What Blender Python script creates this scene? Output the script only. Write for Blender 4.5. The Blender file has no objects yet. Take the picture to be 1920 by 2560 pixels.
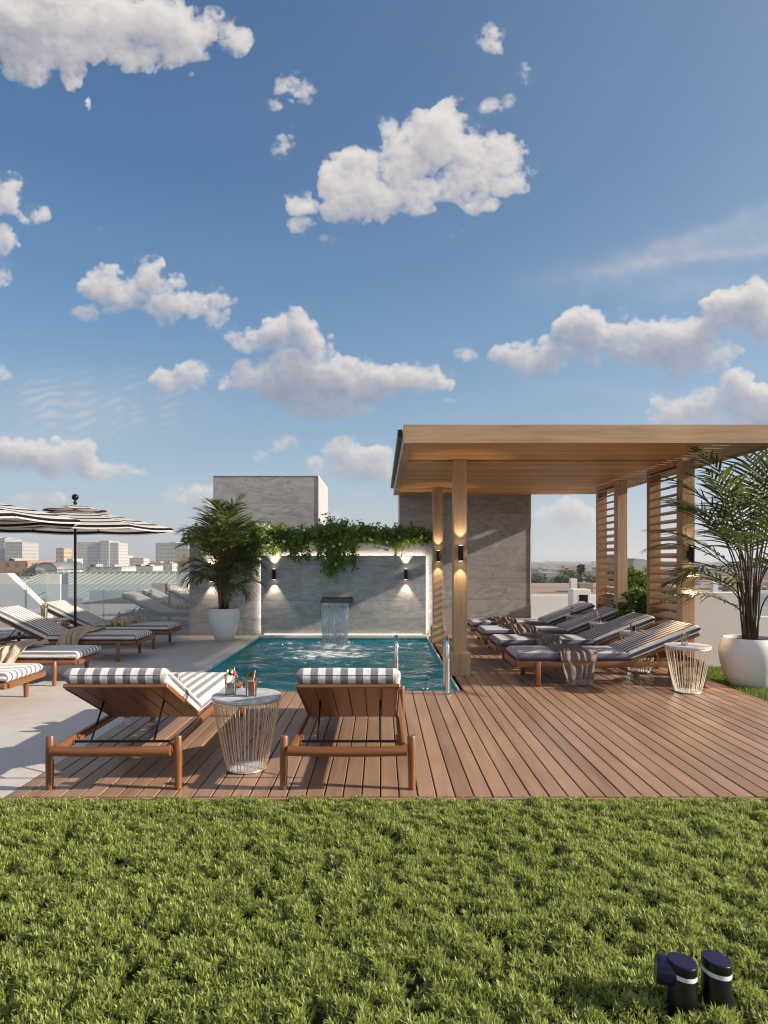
import bpy, bmesh, math, random
import numpy as np
from mathutils import Vector, Matrix, Euler
R = math.radians
PI = math.pi
random.seed(7)
RNG = np.random.default_rng(11)
scene = bpy.context.scene
COL = scene.collection

# ------------------------------------------------------------------ helpers
class MB:
    """collects geometry for ONE mesh object"""
    def __init__(s):
        s.v = []; s.f = []; s.a = None
    def add(s, vs, fs):
        o = len(s.v)
        s.v.extend([tuple(p) for p in vs])
        s.f.extend([tuple(i + o for i in f) for f in fs])
        return s
    def box(s, x0, x1, y0, y1, z0, z1, M=None):
        vs = [Vector((x, y, z)) for z in (z0, z1) for y in (y0, y1) for x in (x0, x1)]
        if M is not None: vs = [M @ p for p in vs]
        return s.add(vs, [(0, 2, 3, 1), (4, 5, 7, 6), (0, 1, 5, 4), (2, 6, 7, 3), (0, 4, 6, 2), (1, 3, 7, 5)])
    def cyl(s, p0, p1, r0, r1=None, n=12, caps=True):
        return s.tube([p0, p1], [r0, r0 if r1 is None else r1], n, caps)
    def tube(s, pts, r, n=8, caps=True):
        pts = [Vector(p) for p in pts]
        rs = r if isinstance(r, (list, tuple)) else [r] * len(pts)
        vs = []; fs = []
        t0 = (pts[1] - pts[0]).normalized()
        ref = Vector((0, 0, 1)) if abs(t0.z) < .9 else Vector((1, 0, 0))
        nrm = t0.cross(ref).normalized()
        for i, p in enumerate(pts):
            if i == 0: t = t0
            elif i == len(pts) - 1: t = (pts[i] - pts[i - 1]).normalized()
            else: t = ((pts[i] - pts[i - 1]).normalized() + (pts[i + 1] - pts[i]).normalized()).normalized()
            nrm = (nrm - t * nrm.dot(t)).normalized()
            b = t.cross(nrm)
            for k in range(n):
                a = 2 * PI * k / n
                vs.append(p + (nrm * math.cos(a) + b * math.sin(a)) * rs[i])
        for i in range(len(pts) - 1):
            for k in range(n):
                k2 = (k + 1) % n
                fs.append((i * n + k, i * n + k2, (i + 1) * n + k2, (i + 1) * n + k))
        if caps:
            fs.append(tuple(range(n - 1, -1, -1)))
            m = (len(pts) - 1) * n
            fs.append(tuple(m + k for k in range(n)))
        return s.add(vs, fs)
    def lathe(s, prof, n=32, c=(0, 0, 0), closed=False):
        vs = []; fs = []
        for r, z in prof:
            for k in range(n):
                a = 2 * PI * k / n
                vs.append((c[0] + r * math.cos(a), c[1] + r * math.sin(a), c[2] + z))
        for i in range(len(prof) - 1):
            for k in range(n):
                k2 = (k + 1) % n
                fs.append((i * n + k, i * n + k2, (i + 1) * n + k2, (i + 1) * n + k))
        if not closed:
            if prof[0][0] > 1e-6: fs.append(tuple(range(n - 1, -1, -1)))
            if prof[-1][0] > 1e-6: fs.append(tuple((len(prof) - 1) * n + k for k in range(n)))
        return s.add(vs, fs)
    def ball(s, c, r, n=10, m=6, sc=(1, 1, 1)):
        vs = []; fs = []
        for i in range(m + 1):
            t = PI * i / m
            for k in range(n):
                a = 2 * PI * k / n
                vs.append((c[0] + r * sc[0] * math.sin(t) * math.cos(a), c[1] + r * sc[1] * math.sin(t) * math.sin(a), c[2] + r * sc[2] * math.cos(t)))
        for i in range(m):
            for k in range(n):
                k2 = (k + 1) % n
                fs.append((i * n + k, (i + 1) * n + k, (i + 1) * n + k2, i * n + k2))
        return s.add(vs, fs)
    def grid(s, fn, nu, nv):
        vs = [fn(i / (nu - 1), j / (nv - 1)) for i in range(nu) for j in range(nv)]
        fs = [(i * nv + j, (i + 1) * nv + j, (i + 1) * nv + j + 1, i * nv + j + 1) for i in range(nu - 1) for j in range(nv - 1)]
        return s.add(vs, fs)
    def prism(s, outline, z0, z1):
        n = len(outline)
        vs = [(x, y, z0) for x, y in outline] + [(x, y, z1) for x, y in outline]
        fs = [tuple(range(n - 1, -1, -1)), tuple(range(n, 2 * n))] + [(i, (i + 1) % n, n + (i + 1) % n, n + i) for i in range(n)]
        return s.add(vs, fs)
    def build(s, name, mat, parent=None, smooth=False, bevel=0, loc=None, rot=None, solid=0, seg=2):
        me = bpy.data.meshes.new(name)
        me.from_pydata(s.v, [], s.f)
        me.validate(); me.update()
        if mat is not None: me.materials.append(mat)
        o = bpy.data.objects.new(name, me); COL.objects.link(o)
        if parent is not None: o.parent = parent
        if loc is not None: o.location = loc
        if rot is not None: o.rotation_euler = rot
        if smooth:
            me.polygons.foreach_set('use_smooth', [True] * len(me.polygons))
        if solid:
            m = o.modifiers.new('solid', 'SOLIDIFY'); m.thickness = solid; m.offset = 0
        if bevel:
            m = o.modifiers.new('bevel', 'BEVEL'); m.width = bevel; m.segments = seg; m.limit_method = 'ANGLE'; m.angle_limit = R(40)
            if not smooth:
                me.polygons.foreach_set('use_smooth', [True] * len(me.polygons))
                m.harden_normals = True
        elif smooth == 'auto':
            try: me.set_sharp_from_angle(angle=R(40))
            except Exception: pass
        return o

def np_mesh(name, V, quads, tris, mat, parent=None, smooth=True, attr=None):
    me = bpy.data.meshes.new(name)
    nq, nt = len(quads), len(tris)
    me.vertices.add(len(V)); me.vertices.foreach_set('co', np.asarray(V, dtype=np.float32).ravel())
    loops = np.concatenate([np.asarray(quads, dtype=np.int32).ravel(), np.asarray(tris, dtype=np.int32).ravel()])
    me.loops.add(len(loops)); me.loops.foreach_set('vertex_index', loops)
    me.polygons.add(nq + nt)
    st = np.concatenate([np.arange(nq) * 4, nq * 4 + np.arange(nt) * 3]).astype(np.int32)
    me.polygons.foreach_set('loop_start', st)
    try: me.polygons.foreach_set('loop_total', np.concatenate([np.full(nq, 4), np.full(nt, 3)]).astype(np.int32))
    except Exception: pass
    if smooth: me.polygons.foreach_set('use_smooth', np.ones(nq + nt, dtype=bool))
    if attr is not None:
        at = me.attributes.new('tint', 'FLOAT', 'POINT'); at.data.foreach_set('value', np.asarray(attr, dtype=np.float32))
    me.update(calc_edges=True); me.validate()
    me.materials.append(mat)
    o = bpy.data.objects.new(name, me); COL.objects.link(o)
    if parent is not None: o.parent = parent
    return o

def tag(o, label=None, cat=None, group=None, kind=None):
    if label: o['label'] = label
    if cat: o['category'] = cat
    if group: o['group'] = group
    if kind: o['kind'] = kind
    return o
def empty(name, loc=(0, 0, 0), rz=0):
    o = bpy.data.objects.new(name, None); COL.objects.link(o)
    o.empty_display_size = .1; o.location = loc; o.rotation_euler = (0, 0, rz)
    return o
def copy_tree(o, parent=None):
    c = o.copy(); COL.objects.link(c)
    if parent is not None: c.parent = parent
    for ch in list(o.children): copy_tree(ch, c)
    return c
def struct(o): o['kind'] = 'structure'; return o
F_, HX, HY = 1390.0, 823.0, 1208.0
def sight(px, py, Y):      # a bearing read off the photograph, at a distance Y in metres
    return Vector(((px - HX) * Y / F_, Y, 1.35 - (py - HY) * Y / F_))

# ------------------------------------------------------------------ node helper
class NT:
    def __init__(s, nt): s.nt = nt; s.L = nt.links
    def n(s, typ, ins=None, **props):
        nd = s.nt.nodes.new(typ)
        for k, v in props.items(): setattr(nd, k, v)
        for k, v in (ins or {}).items(): s.set(nd, k, v)
        return nd
    def set(s, nd, k, v):
        sock = nd.inputs[k]
        if isinstance(v, bpy.types.NodeSocket): s.L.new(v, sock)
        elif isinstance(v, bpy.types.Node): s.L.new(v.outputs[0], sock)
        else:
            if isinstance(v, (tuple, list)) and len(v) == 3 and sock.type == 'RGBA': v = (*v, 1)
            sock.default_value = v
    def m(s, op, a, b=None, c=None, clamp=False):
        nd = s.nt.nodes.new('ShaderNodeMath'); nd.operation = op; nd.use_clamp = clamp
        for i, v in enumerate((a, b, c)):
            if v is not None: s.set(nd, i, v)
        return nd.outputs[0]
    def mix(s, f, a, b, mode='MIX'):
        nd = s.nt.nodes.new('ShaderNodeMix'); nd.data_type = 'RGBA'; nd.blend_type = mode; nd.clamp_factor = True
        s.set(nd, 0, f); s.set(nd, 6, a); s.set(nd, 7, b)
        return nd.outputs[2]
    def ramp(s, f, stops, interp='LINEAR'):
        nd = s.nt.nodes.new('ShaderNodeValToRGB'); s.set(nd, 0, f)
        cr = nd.color_ramp; cr.interpolation = interp
        while len(cr.elements) < len(stops): cr.elements.new(.5)
        for e, (p, c) in zip(cr.elements, stops):
            e.position = p; e.color = (*c, 1) if len(c) == 3 else c
        return nd.outputs[0]
    def noise(s, vec, scale, detail=4, rough=.55, dist=0, out=0):
        nd = s.n('ShaderNodeTexNoise', {'Vector': vec, 'Scale': scale, 'Detail': detail, 'Roughness': rough, 'Distortion': dist})
        return nd.outputs[out]
    def smooth(s, x, a, b):
        nd = s.n('ShaderNodeMapRange', {0: x, 1: a, 2: b, 3: 0., 4: 1.}, interpolation_type='SMOOTHSTEP')
        return nd.outputs[0]
    def obj(s): return s.n('ShaderNodeTexCoord').outputs['Object']
    def mapv(s, vec, scale=(1, 1, 1), loc=(0, 0, 0), rot=(0, 0, 0)):
        return s.n('ShaderNodeMapping', {'Vector': vec, 'Scale': scale, 'Location': loc, 'Rotation': rot}).outputs[0]
    def xyz(s, vec):
        nd = s.n('ShaderNodeSeparateXYZ', {0: vec}); return nd.outputs
    def vec(s, x, y, z): return s.n('ShaderNodeCombineXYZ', {0: x, 1: y, 2: z}).outputs[0]

def material(name):
    m = bpy.data.materials.new(name); m.use_nodes = True
    nt = m.node_tree; nt.nodes.clear()
    t = NT(nt)
    out = t.n('ShaderNodeOutputMaterial')
    return m, t, out
def princ(t, out, color, rough=.5, metal=0., bump=None, bstr=.3, bdist=.01, spec=.5, **kw):
    b = t.n('ShaderNodeBsdfPrincipled')
    t.set(b, 'Base Color', color); t.set(b, 'Roughness', rough); t.set(b, 'Metallic', metal)
    t.set(b, 'Specular IOR Level', spec)
    for k, v in kw.items(): t.set(b, k.replace('_', ' '), v)
    if bump is not None:
        bn = t.n('ShaderNodeBump', {'Height': bump, 'Strength': bstr, 'Distance': bdist}); t.set(b, 'Normal', bn)
    t.L.new(b.outputs[0], out.inputs[0])
    return b
M = {}
def plain(name, color, rough=.5, metal=0., var=.12, scale=8., spec=.5, bstr=.08, **kw):
    m, t, out = material(name)
    o = t.obj()
    n = t.noise(o, scale, 5)
    f = t.m('MULTIPLY_ADD', n, 2 * var, 1 - var)
    c = t.mix(1., (*color, 1), t.n('ShaderNodeCombineColor', {0: f, 1: f, 2: f}).outputs[0], 'MULTIPLY')
    n2 = t.noise(o, scale * 14, 3)
    princ(t, out, c, rough, metal, n2, bstr, .003, spec, **kw)
    M[name] = m; return m
def wood(name, light, dark, axis, rough=.45, fine=1., plank=None, coat=0.):
    """grain runs along axis; plank=(axis index, pitch) gives every plank its own tone"""
    m, t, out = material(name)
    o = t.obj()
    info = t.n('ShaderNodeObjectInfo').outputs['Random']
    off = t.m('MULTIPLY', info, 17.3)
    x, y, z = t.xyz(o)
    pl = None
    if plank:
        pl = t.m('FLOOR', t.m('DIVIDE', (x, y, z)[plank[0]], plank[1]))
        off = t.m('ADD', off, t.m('MULTIPLY', pl, 3.71))
    p = t.n('ShaderNodeVectorMath', {0: o, 1: t.vec(off, off, off)}, operation='ADD').outputs[0]
    sc = [22 * fine] * 3; sc[axis] = 1.3 * fine
    g = t.noise(t.mapv(p, sc), 1.0, 6, .62, .6)
    sc2 = [90 * fine] * 3; sc2[axis] = 3. * fine
    g2 = t.noise(t.mapv(p, sc2), 1.0, 3, .6)
    big = t.noise(p, 1.7, 2)
    f = t.m('ADD', t.m('MULTIPLY', g, .75), t.m('MULTIPLY', g2, .25))
    c = t.ramp(f, [(.3, dark), (.5, tuple((a * .6 + b * .4) for a, b in zip(light, dark))), (.68, light)])
    f2 = t.m('MULTIPLY_ADD', big, .5, .75)
    if pl is not None:
        wn = t.n('ShaderNodeTexWhiteNoise', {'W': pl}, noise_dimensions='1D').outputs[0]
        f2 = t.m('MULTIPLY', f2, t.m('MULTIPLY_ADD', wn, .34, .83))
    c = t.mix(1., c, t.n('ShaderNodeCombineColor', {0: f2, 1: f2, 2: f2}).outputs[0], 'MULTIPLY')
    rr = t.m('MULTIPLY_ADD', g, .25, rough - .12)
    b = princ(t, out, c, rr, 0, f, .22, .003)
    if coat: t.set(b, 'Coat Weight', coat); t.set(b, 'Coat Roughness', .25)
    M[name] = m; return m

TEAK_L, TEAK_D = (.275, .108, .036), (.10, .034, .012)
for i, ax in enumerate('xyz'):
    wood('teak_' + ax, TEAK_L, TEAK_D, i, .40, coat=.35)
OAK_L, OAK_D = (.57, .385, .225), (.34, .20, .105)
for i, ax in enumerate('xyz'):
    wood('oak_' + ax, OAK_L, OAK_D, i, .5, fine=.8)
wood('oak_ceiling', (.86, .46, .165), (.56, .26, .08), 0, .5, fine=.7, plank=(1, .14))
wood('cedar_y', (.45, .26, .135), (.27, .14, .07), 1, .5)
wood('cedar_z', (.45, .26, .135), (.27, .14, .07), 2, .5)
DP = .107
wood('deck_wood', (.40, .255, .172), (.25, .150, .098), 1, .36, fine=.55, plank=(0, DP))
plain('black_metal', (.012, .012, .014), .35, .6, .1)
plain('bollard_black', (.006, .006, .012), .3, 0, .1)
plain('bollard_navy', (.010, .008, .045), .28, 0, .1)
plain('steel', (.72, .73, .75), .16, 1., .03, 20, bstr=.02)
plain('wire', (.78, .62, .46), .33, .75, .1)
plain('wire_white', (.85, .78, .68), .33, .6, .06)
plain('wicker', (.45, .23, .09), .55, 0, .3, 40)
plain('white_ceramic', (.80, .79, .78), .32, 0, .03, 3., bstr=.03)
plain('white_stone_pot', (.78, .77, .76), .6, 0, .05, 3., bstr=.15)
plain('white_plaster', (.74, .71, .69), .8, 0, .07, 1.3, bstr=.2)
plain('coping', (.66, .64, .60), .55, 0, .08, 5)
plain('soil', (.055, .035, .022), .95, 0, .5, 30, bstr=.8)
plain('bed_soil', (.03, .034, .014), .95, 0, .5, 30, bstr=.8)
plain('base_concrete', (.42, .40, .38), .85, 0, .1, 2)
plain('dark_gap', (.02, .016, .014), .9, 0, .2)
plain('stem_brown', (.16, .07, .035), .55, 0, .45, 30, bstr=.4)
plain('stem_dark', (.075, .05, .03), .6, 0, .5, 30, bstr=.4)
plain('bark', (.13, .09, .06), .9, 0, .4, 10, bstr=.6)
plain('gutter', (.02, .022, .026), .4, .5, .1)
plain('white_metal', (.78, .78, .78), .4, .2, .03)
plain('throw_beige', (.50, .395, .28), .95, 0, .18, 25, bstr=.5)
plain('throw_mauve', (.205, .15, .14), .95, 0, .3, 40, bstr=.9)
plain('fringe_pale', (.55, .46, .38), .95, 0, .15, 25)
plain('drink_pink', (.85, .36, .28), .25, 0, .06, 20, Subsurface_Weight=.0)
plain('drink_lime', (.62, .58, .36), .2, 0, .25, 60)
plain('drink_red', (.42, .07, .06), .2, 0, .2, 30)
plain('drink_blue', (.05, .05, .13), .2, 0, .2, 30)
plain('drink_water', (.62, .60, .56), .15, 0, .1, 30)
plain('strawberry', (.62, .03, .02), .35, 0, .2, 80)
plain('citrus', (.9, .48, .03), .4, 0, .1, 40)
plain('straw_paper', (.85, .62, .5), .6, 0, .15, 120)
plain('yellow_petal', (.85, .55, .04), .6, 0, .2, 40)
plain('blossom_white', (.85, .84, .74), .6, 0, .06, 30)

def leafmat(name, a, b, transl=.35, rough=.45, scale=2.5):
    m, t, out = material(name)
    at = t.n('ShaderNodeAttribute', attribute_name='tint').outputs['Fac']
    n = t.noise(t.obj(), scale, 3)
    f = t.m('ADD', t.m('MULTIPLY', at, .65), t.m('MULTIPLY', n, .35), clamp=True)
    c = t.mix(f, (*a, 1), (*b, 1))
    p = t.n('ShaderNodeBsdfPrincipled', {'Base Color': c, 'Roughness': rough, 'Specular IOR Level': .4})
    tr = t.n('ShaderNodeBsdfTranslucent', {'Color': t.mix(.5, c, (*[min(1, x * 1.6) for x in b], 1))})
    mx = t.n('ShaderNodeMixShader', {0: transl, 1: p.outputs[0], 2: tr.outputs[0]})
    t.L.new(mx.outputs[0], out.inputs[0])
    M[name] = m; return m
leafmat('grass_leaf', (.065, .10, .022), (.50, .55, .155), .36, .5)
leafmat('turf_leaf', (.09, .15, .02), (.24, .33, .05), .3, .5)
leafmat('palm_leaf', (.018, .036, .012), (.125, .15, .036), .26, .34)
leafmat('palm_leaf_pale', (.022, .042, .014), (.13, .165, .04), .3, .38)
leafmat('creeper_leaf', (.035, .085, .016), (.26, .37, .055), .38, .4)
leafmat('shrub_leaf', (.025, .06, .012), (.13, .20, .03), .3, .45)
leafmat('tree_leaf', (.022, .04, .014), (.075, .105, .03), .25, .6, .5)

def stripes(name, a, b, period, duty=.5, pin=None):
    m, t, out = material(name)
    o = t.obj(); x, y, z = t.xyz(o)
    wob = t.m('MULTIPLY', t.m('SUBTRACT', t.noise(o, 3., 2), .5), .006)
    ph = t.m('FRACT', t.m('ADD', t.m('DIVIDE', t.m('ADD', y, wob), period), 100.25))
    tri = t.m('ABSOLUTE', t.m('SUBTRACT', ph, .5))
    f = t.smooth(tri, .5 * duty - .02, .5 * duty + .02)
    c = t.mix(f, (*a, 1), (*b, 1))
    if pin:
        ph2 = t.m('FRACT', t.m('MULTIPLY', ph, 4.))
        f2 = t.m('MULTIPLY', t.m('LESS_THAN', ph2, .28), pin)
        c = t.mix(f2, c, (*a, 1))
    w = t.noise(t.mapv(o, (420, 420, 420)), 1., 2)
    w2 = t.noise(o, 6., 4)
    k = t.m('ADD', t.m('MULTIPLY', w, .24), t.m('MULTIPLY_ADD', w2, .2, .78))
    c = t.mix(1., c, t.n('ShaderNodeCombineColor', {0: k, 1: k, 2: k}).outputs[0], 'MULTIPLY')
    wr = t.noise(t.mapv(o, (5, 14, 14)), 1., 4, .6, .8)
    h = t.m('ADD', t.m('MULTIPLY', w, .05), wr)
    b_ = princ(t, out, c, .9, 0, h, .5, .014, .2)
    t.set(b_, 'Sheen Weight', .25)
    M[name] = m
stripes('fabric_wide', (.185, .185, .22), (.72, .69, .67), .0885)
stripes('fabric_medium', (.16, .155, .18), (.78, .75, .72), .078, .40)
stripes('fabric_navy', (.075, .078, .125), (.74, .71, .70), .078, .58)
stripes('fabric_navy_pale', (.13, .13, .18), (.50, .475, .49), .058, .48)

def umbrella_fabric():
    m, t, out = material('umbrella_fabric')
    at = t.n('ShaderNodeAttribute', attribute_name='tint').outputs['Fac']
    ph = t.m('FRACT', t.m('MULTIPLY', at, 6.))
    f = t.smooth(t.m('ABSOLUTE', t.m('SUBTRACT', ph, .5)), .33, .35)
    w = t.noise(t.obj(), 90., 2)
    k = t.m('MULTIPLY_ADD', w, .2, .85)
    white = t.mix(1., (.78, .75, .73, 1), t.n('ShaderNodeCombineColor', {0: k, 1: k, 2: k}).outputs[0], 'MULTIPLY')
    c = t.mix(f, white, (.012, .012, .014, 1))
    d = t.n('ShaderNodeBsdfPrincipled', {'Base Color': c, 'Roughness': .85, 'Specular IOR Level': .2})
    tr = t.n('ShaderNodeBsdfTranslucent', {'Color': t.mix(.5, c, t.mix(f, (.75, .5, .42, 1), (.01, .01, .01, 1)))})
    mx = t.n('ShaderNodeMixShader', {0: .4, 1: d.outputs[0], 2: tr.outputs[0]})
    t.L.new(mx.outputs[0], out.inputs[0]); M['umbrella_fabric'] = m
umbrella_fabric()

def stone(name, tw, th, base, mortar=.003):
    m, t, out = material(name)
    o = t.obj(); x, y, z = t.xyz(o)
    p = t.vec(t.m('ADD', x, t.m('MULTIPLY', y, .999)), z, 0.)
    br = t.n('ShaderNodeTexBrick', {'Vector': p, 'Color1': (0, 0, 0), 'Color2': (1, 1, 1), 'Mortar': (.5, .5, .5), 'Scale': 1., 'Mortar Size': mortar,
             'Mortar Smooth': .3, 'Bias': 0., 'Brick Width': tw, 'Row Height': th}, offset=.37, offset_frequency=2)
    tone = t.xyz(br.outputs[0])[0]
    q = t.n('ShaderNodeVectorMath', {0: o, 1: t.vec(t.m('MULTIPLY', tone, 7.), 0., t.m('MULTIPLY', tone, 5.))}, operation='ADD').outputs[0]
    v1 = t.noise(t.mapv(q, (1.1, 1.1, 2.9), rot=(0, R(30), 0)), 1.5, 9, .64, 2.6)
    v2 = t.noise(t.mapv(q, (.9, .9, 5.), rot=(0, R(18), 0)), 2.6, 6, .6, 2.4)
    vein = t.m('SUBTRACT', 1., t.smooth(t.m('ABSOLUTE', t.m('SUBTRACT', v2, .5)), 0., .035))
    spk = t.noise(o, 60., 4, .7)
    f = t.m('ADD', t.m('MULTIPLY', v1, .85), t.m('MULTIPLY', spk, .15))
    dk = tuple(c * .58 for c in base); lt = tuple(min(1, c * 1.32) for c in base)
    c = t.ramp(f, [(.3, dk), (.5, base), (.7, lt)])
    c = t.mix(t.m('MULTIPLY', vein, .45), c, (base[0] * 1.45, base[1] * 1.38, base[2] * 1.3, 1))
    k = t.m('MULTIPLY_ADD', tone, .16, .92)
    c = t.mix(1., c, t.n('ShaderNodeCombineColor', {0: k, 1: k, 2: k}).outputs[0], 'MULTIPLY')
    c = t.mix(t.m('MULTIPLY', br.outputs[1], .6), c, (base[0] * .5, base[1] * .5, base[2] * .5, 1))
    hh = t.m('SUBTRACT', t.m('MULTIPLY', f, .3), br.outputs[1])
    princ(t, out, c, .55, 0, hh, .35, .004, .4); M[name] = m
stone('stone_tile', .93, .31, (.415, .40, .405))
stone('stone_tile_dark', 1.1, .31, (.365, .345, .34))

def concrete():
    m, t, out = material('terrace_concrete')
    o = t.obj(); x, y, z = t.xyz(o)
    n1 = t.noise(o, .8, 6, .6, .5); n2 = t.noise(o, 9., 6, .65); n3 = t.noise(o, 120., 3)
    f = t.m('ADD', t.m('MULTIPLY', n1, .5), t.m('ADD', t.m('MULTIPLY', n2, .3), t.m('MULTIPLY', n3, .2)))
    c = t.ramp(f, [(.3, (.42, .39, .36)), (.5, (.54, .505, .47)), (.7, (.62, .585, .55))])
    def joint(v, p, off):
        a = t.m('ABSOLUTE', t.m('SUBTRACT', t.m('FRACT', t.m('DIVIDE', t.m('ADD', v, off), p)), .5))
        return t.m('GREATER_THAN', a, .5 - .004 / p)
    j = t.m('MAXIMUM', joint(x, 2.4, 2.14 + 24), joint(y, 1.6, .25))
    c = t.mix(t.m('MULTIPLY', j, .55), c, (.2, .19, .18, 1))
    st = t.smooth(t.noise(o, 1.9, 5, .6), .58, .72)
    c = t.mix(t.m('MULTIPLY', st, .25), c, (.40, .37, .34, 1))
    princ(t, out, c, t.m('MULTIPLY_ADD', n2, .3, .4), 0, t.m('SUBTRACT', t.m('MULTIPLY', n3, .3), j), .2, .004, .4)
    M['terrace_concrete'] = m
concrete()

def marble():
    m, t, out = material('marble')
    o = t.obj()
    v = t.noise(t.mapv(o, (2.5, 6, 6), rot=(0, 0, .5)), 1.6, 7, .62, 2.2)
    vein = t.m('SUBTRACT', 1., t.smooth(t.m('ABSOLUTE', t.m('SUBTRACT', v, .5)), 0., .05))
    c = t.mix(t.m('MULTIPLY', vein, .7), t.ramp(v, [(.3, (.50, .50, .53)), (.65, (.74, .73, .73))]), (.30, .31, .35, 1))
    princ(t, out, c, .22, 0, spec=.5); M['marble'] = m
marble()

def glassmat(name, tint=(1, 1, 1), rough=0., refl=1., ior=1.45, base=.0):
    """thin clear pane: transparent with a mirror coat"""
    m, t, out = material(name)
    fr = t.n('ShaderNodeFresnel', {'IOR': ior}).outputs[0]
    f = t.m('MULTIPLY_ADD', fr, refl, base, clamp=True)
    tr = t.n('ShaderNodeBsdfTransparent', {'Color': tint})
    gl = t.n('ShaderNodeBsdfGlossy', {'Color': (1, 1, 1), 'Roughness': rough})
    mx = t.n('ShaderNodeMixShader', {0: f, 1: tr.outputs[0], 2: gl.outputs[0]})
    t.L.new(mx.outputs[0], out.inputs[0]); M[name] = m
glassmat('glass_pane', (.86, .90, .90), 0., 1.0, 1.5, .22)
glassmat('tumbler_glass', (.93, .95, .95), 0., .9, 1.45, .02)

def water():
    m, t, out = material('pool_water')
    o = t.obj(); x, y, z = t.xyz(o)
    a = t.noise(t.mapv(o, (1.15, 3.1, 1)), 1., 4, .5, 1.2)
    b = t.noise(t.mapv(o, (3.6, 8, 1)), 1., 3, .55, .8)
    h = t.m('ADD', a, t.m('MULTIPLY', b, .32))
    bn = t.n('ShaderNodeBump', {'Height': h, 'Strength': 1., 'Distance': .19}).outputs[0]
    fr = t.n('ShaderNodeFresnel', {'IOR': 1.33, 'Normal': bn}).outputs[0]
    rf = t.n('ShaderNodeBsdfRefraction', {'Color': (.66, .93, .96), 'IOR': 1.33, 'Roughness': .02, 'Normal': bn})
    tr = t.n('ShaderNodeBsdfTransparent', {'Color': (.66, .93, .96)})
    gl = t.n('ShaderNodeBsdfGlossy', {'Color': (1, 1, 1), 'Roughness': .03, 'Normal': bn})
    m1 = t.n('ShaderNodeMixShader', {0: .65, 1: tr.outputs[0], 2: rf.outputs[0]})
    m2 = t.n('ShaderNodeMixShader', {0: t.m('MULTIPLY', fr, 1.35, clamp=True), 1: m1.outputs[0], 2: gl.outputs[0]})
    # froth where the water sheet lands
    dx = t.m('DIVIDE', t.m('ADD', x, .77), .70); dy = t.m('DIVIDE', t.m('SUBTRACT', y, 9.95), 1.15)
    d = t.m('SQRT', t.m('ADD', t.m('MULTIPLY', dx, dx), t.m('MULTIPLY', dy, dy)))
    fn = t.noise(t.mapv(o, (5, 9, 1)), 1., 7, .68, 1.2)
    fm = t.smooth(t.m('SUBTRACT', fn, t.m('MULTIPLY', d, .20)), .31, .47)
    fm = t.m('MULTIPLY', fm, t.m('SUBTRACT', 1., t.smooth(d, .8, 1.5)))
    foam = t.n('ShaderNodeBsdfDiffuse', {'Color': (.72, .78, .80), 'Normal': bn})
    m3 = t.n('ShaderNodeMixShader', {0: t.m('MULTIPLY', fm, .8), 1: m2.outputs[0], 2: foam.outputs[0]})
    t.L.new(m3.outputs[0], out.inputs[0]); M['pool_water'] = m
water()
def fall():
    m, t, out = material('falling_water')
    o = t.obj()
    n = t.noise(t.mapv(o, (60, 60, 3.5)), 1., 4, .6)
    fr = t.n('ShaderNodeFresnel', {'IOR': 1.33}).outputs[0]
    tr = t.n('ShaderNodeBsdfTransparent', {'Color': (.80, .86, .90)})
    gl = t.n('ShaderNodeBsdfGlossy', {'Color': (1, 1, 1), 'Roughness': .08})
    wh = t.n('ShaderNodeBsdfDiffuse', {'Color': (.75, .80, .86)})
    tl = t.n('ShaderNodeBsdfTranslucent', {'Color': (.75, .80, .86)})
    w2 = t.n('ShaderNodeMixShader', {0: .5, 1: wh.outputs[0], 2: tl.outputs[0]})
    m1 = t.n('ShaderNodeMixShader', {0: t.m('MULTIPLY_ADD', fr, .9, .15, clamp=True), 1: tr.outputs[0], 2: gl.outputs[0]})
    m2 = t.n('ShaderNodeMixShader', {0: t.smooth(n, .42, .68), 1: m1.outputs[0], 2: w2.outputs[0]})
    t.L.new(m2.outputs[0], out.inputs[0]); M['falling_water'] = m
fall()
def pooltile():
    m, t, out = material('pool_tile')
    o = t.obj(); x, y, z = t.xyz(o)
    p = t.vec(t.m('ADD', x, t.m('MULTIPLY', z, .5)), t.m('ADD', y, t.m('MULTIPLY', z, .5)), 0.)
    br = t.n('ShaderNodeTexBrick', {'Vector': p, 'Color1': (.022, .32, .37), 'Color2': (.045, .45, .50), 'Mortar': (.13, .55, .60), 'Scale': 1.,
             'Mortar Size': .004, 'Brick Width': .1, 'Row Height': .1}, offset=0.)
    princ(t, out, br.outputs[0], .35); M['pool_tile'] = m
pooltile()
def emit(name, col, s):
    m, t, out = material(name)
    e = t.n('ShaderNodeEmission', {'Color': col, 'Strength': s}); t.L.new(e.outputs[0], out.inputs[0]); M[name] = m
emit('led_warm', (1., .86, .70), 14.)
emit('led_soft', (1., .84, .66), 1.2)
emit('lamp_lens', (1., .80, .55), 6.)
emit('pool_lens', (.45, .95, 1.), 3.)
plain('band_white', (.72, .71, .78), .4, 0, .03)

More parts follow.
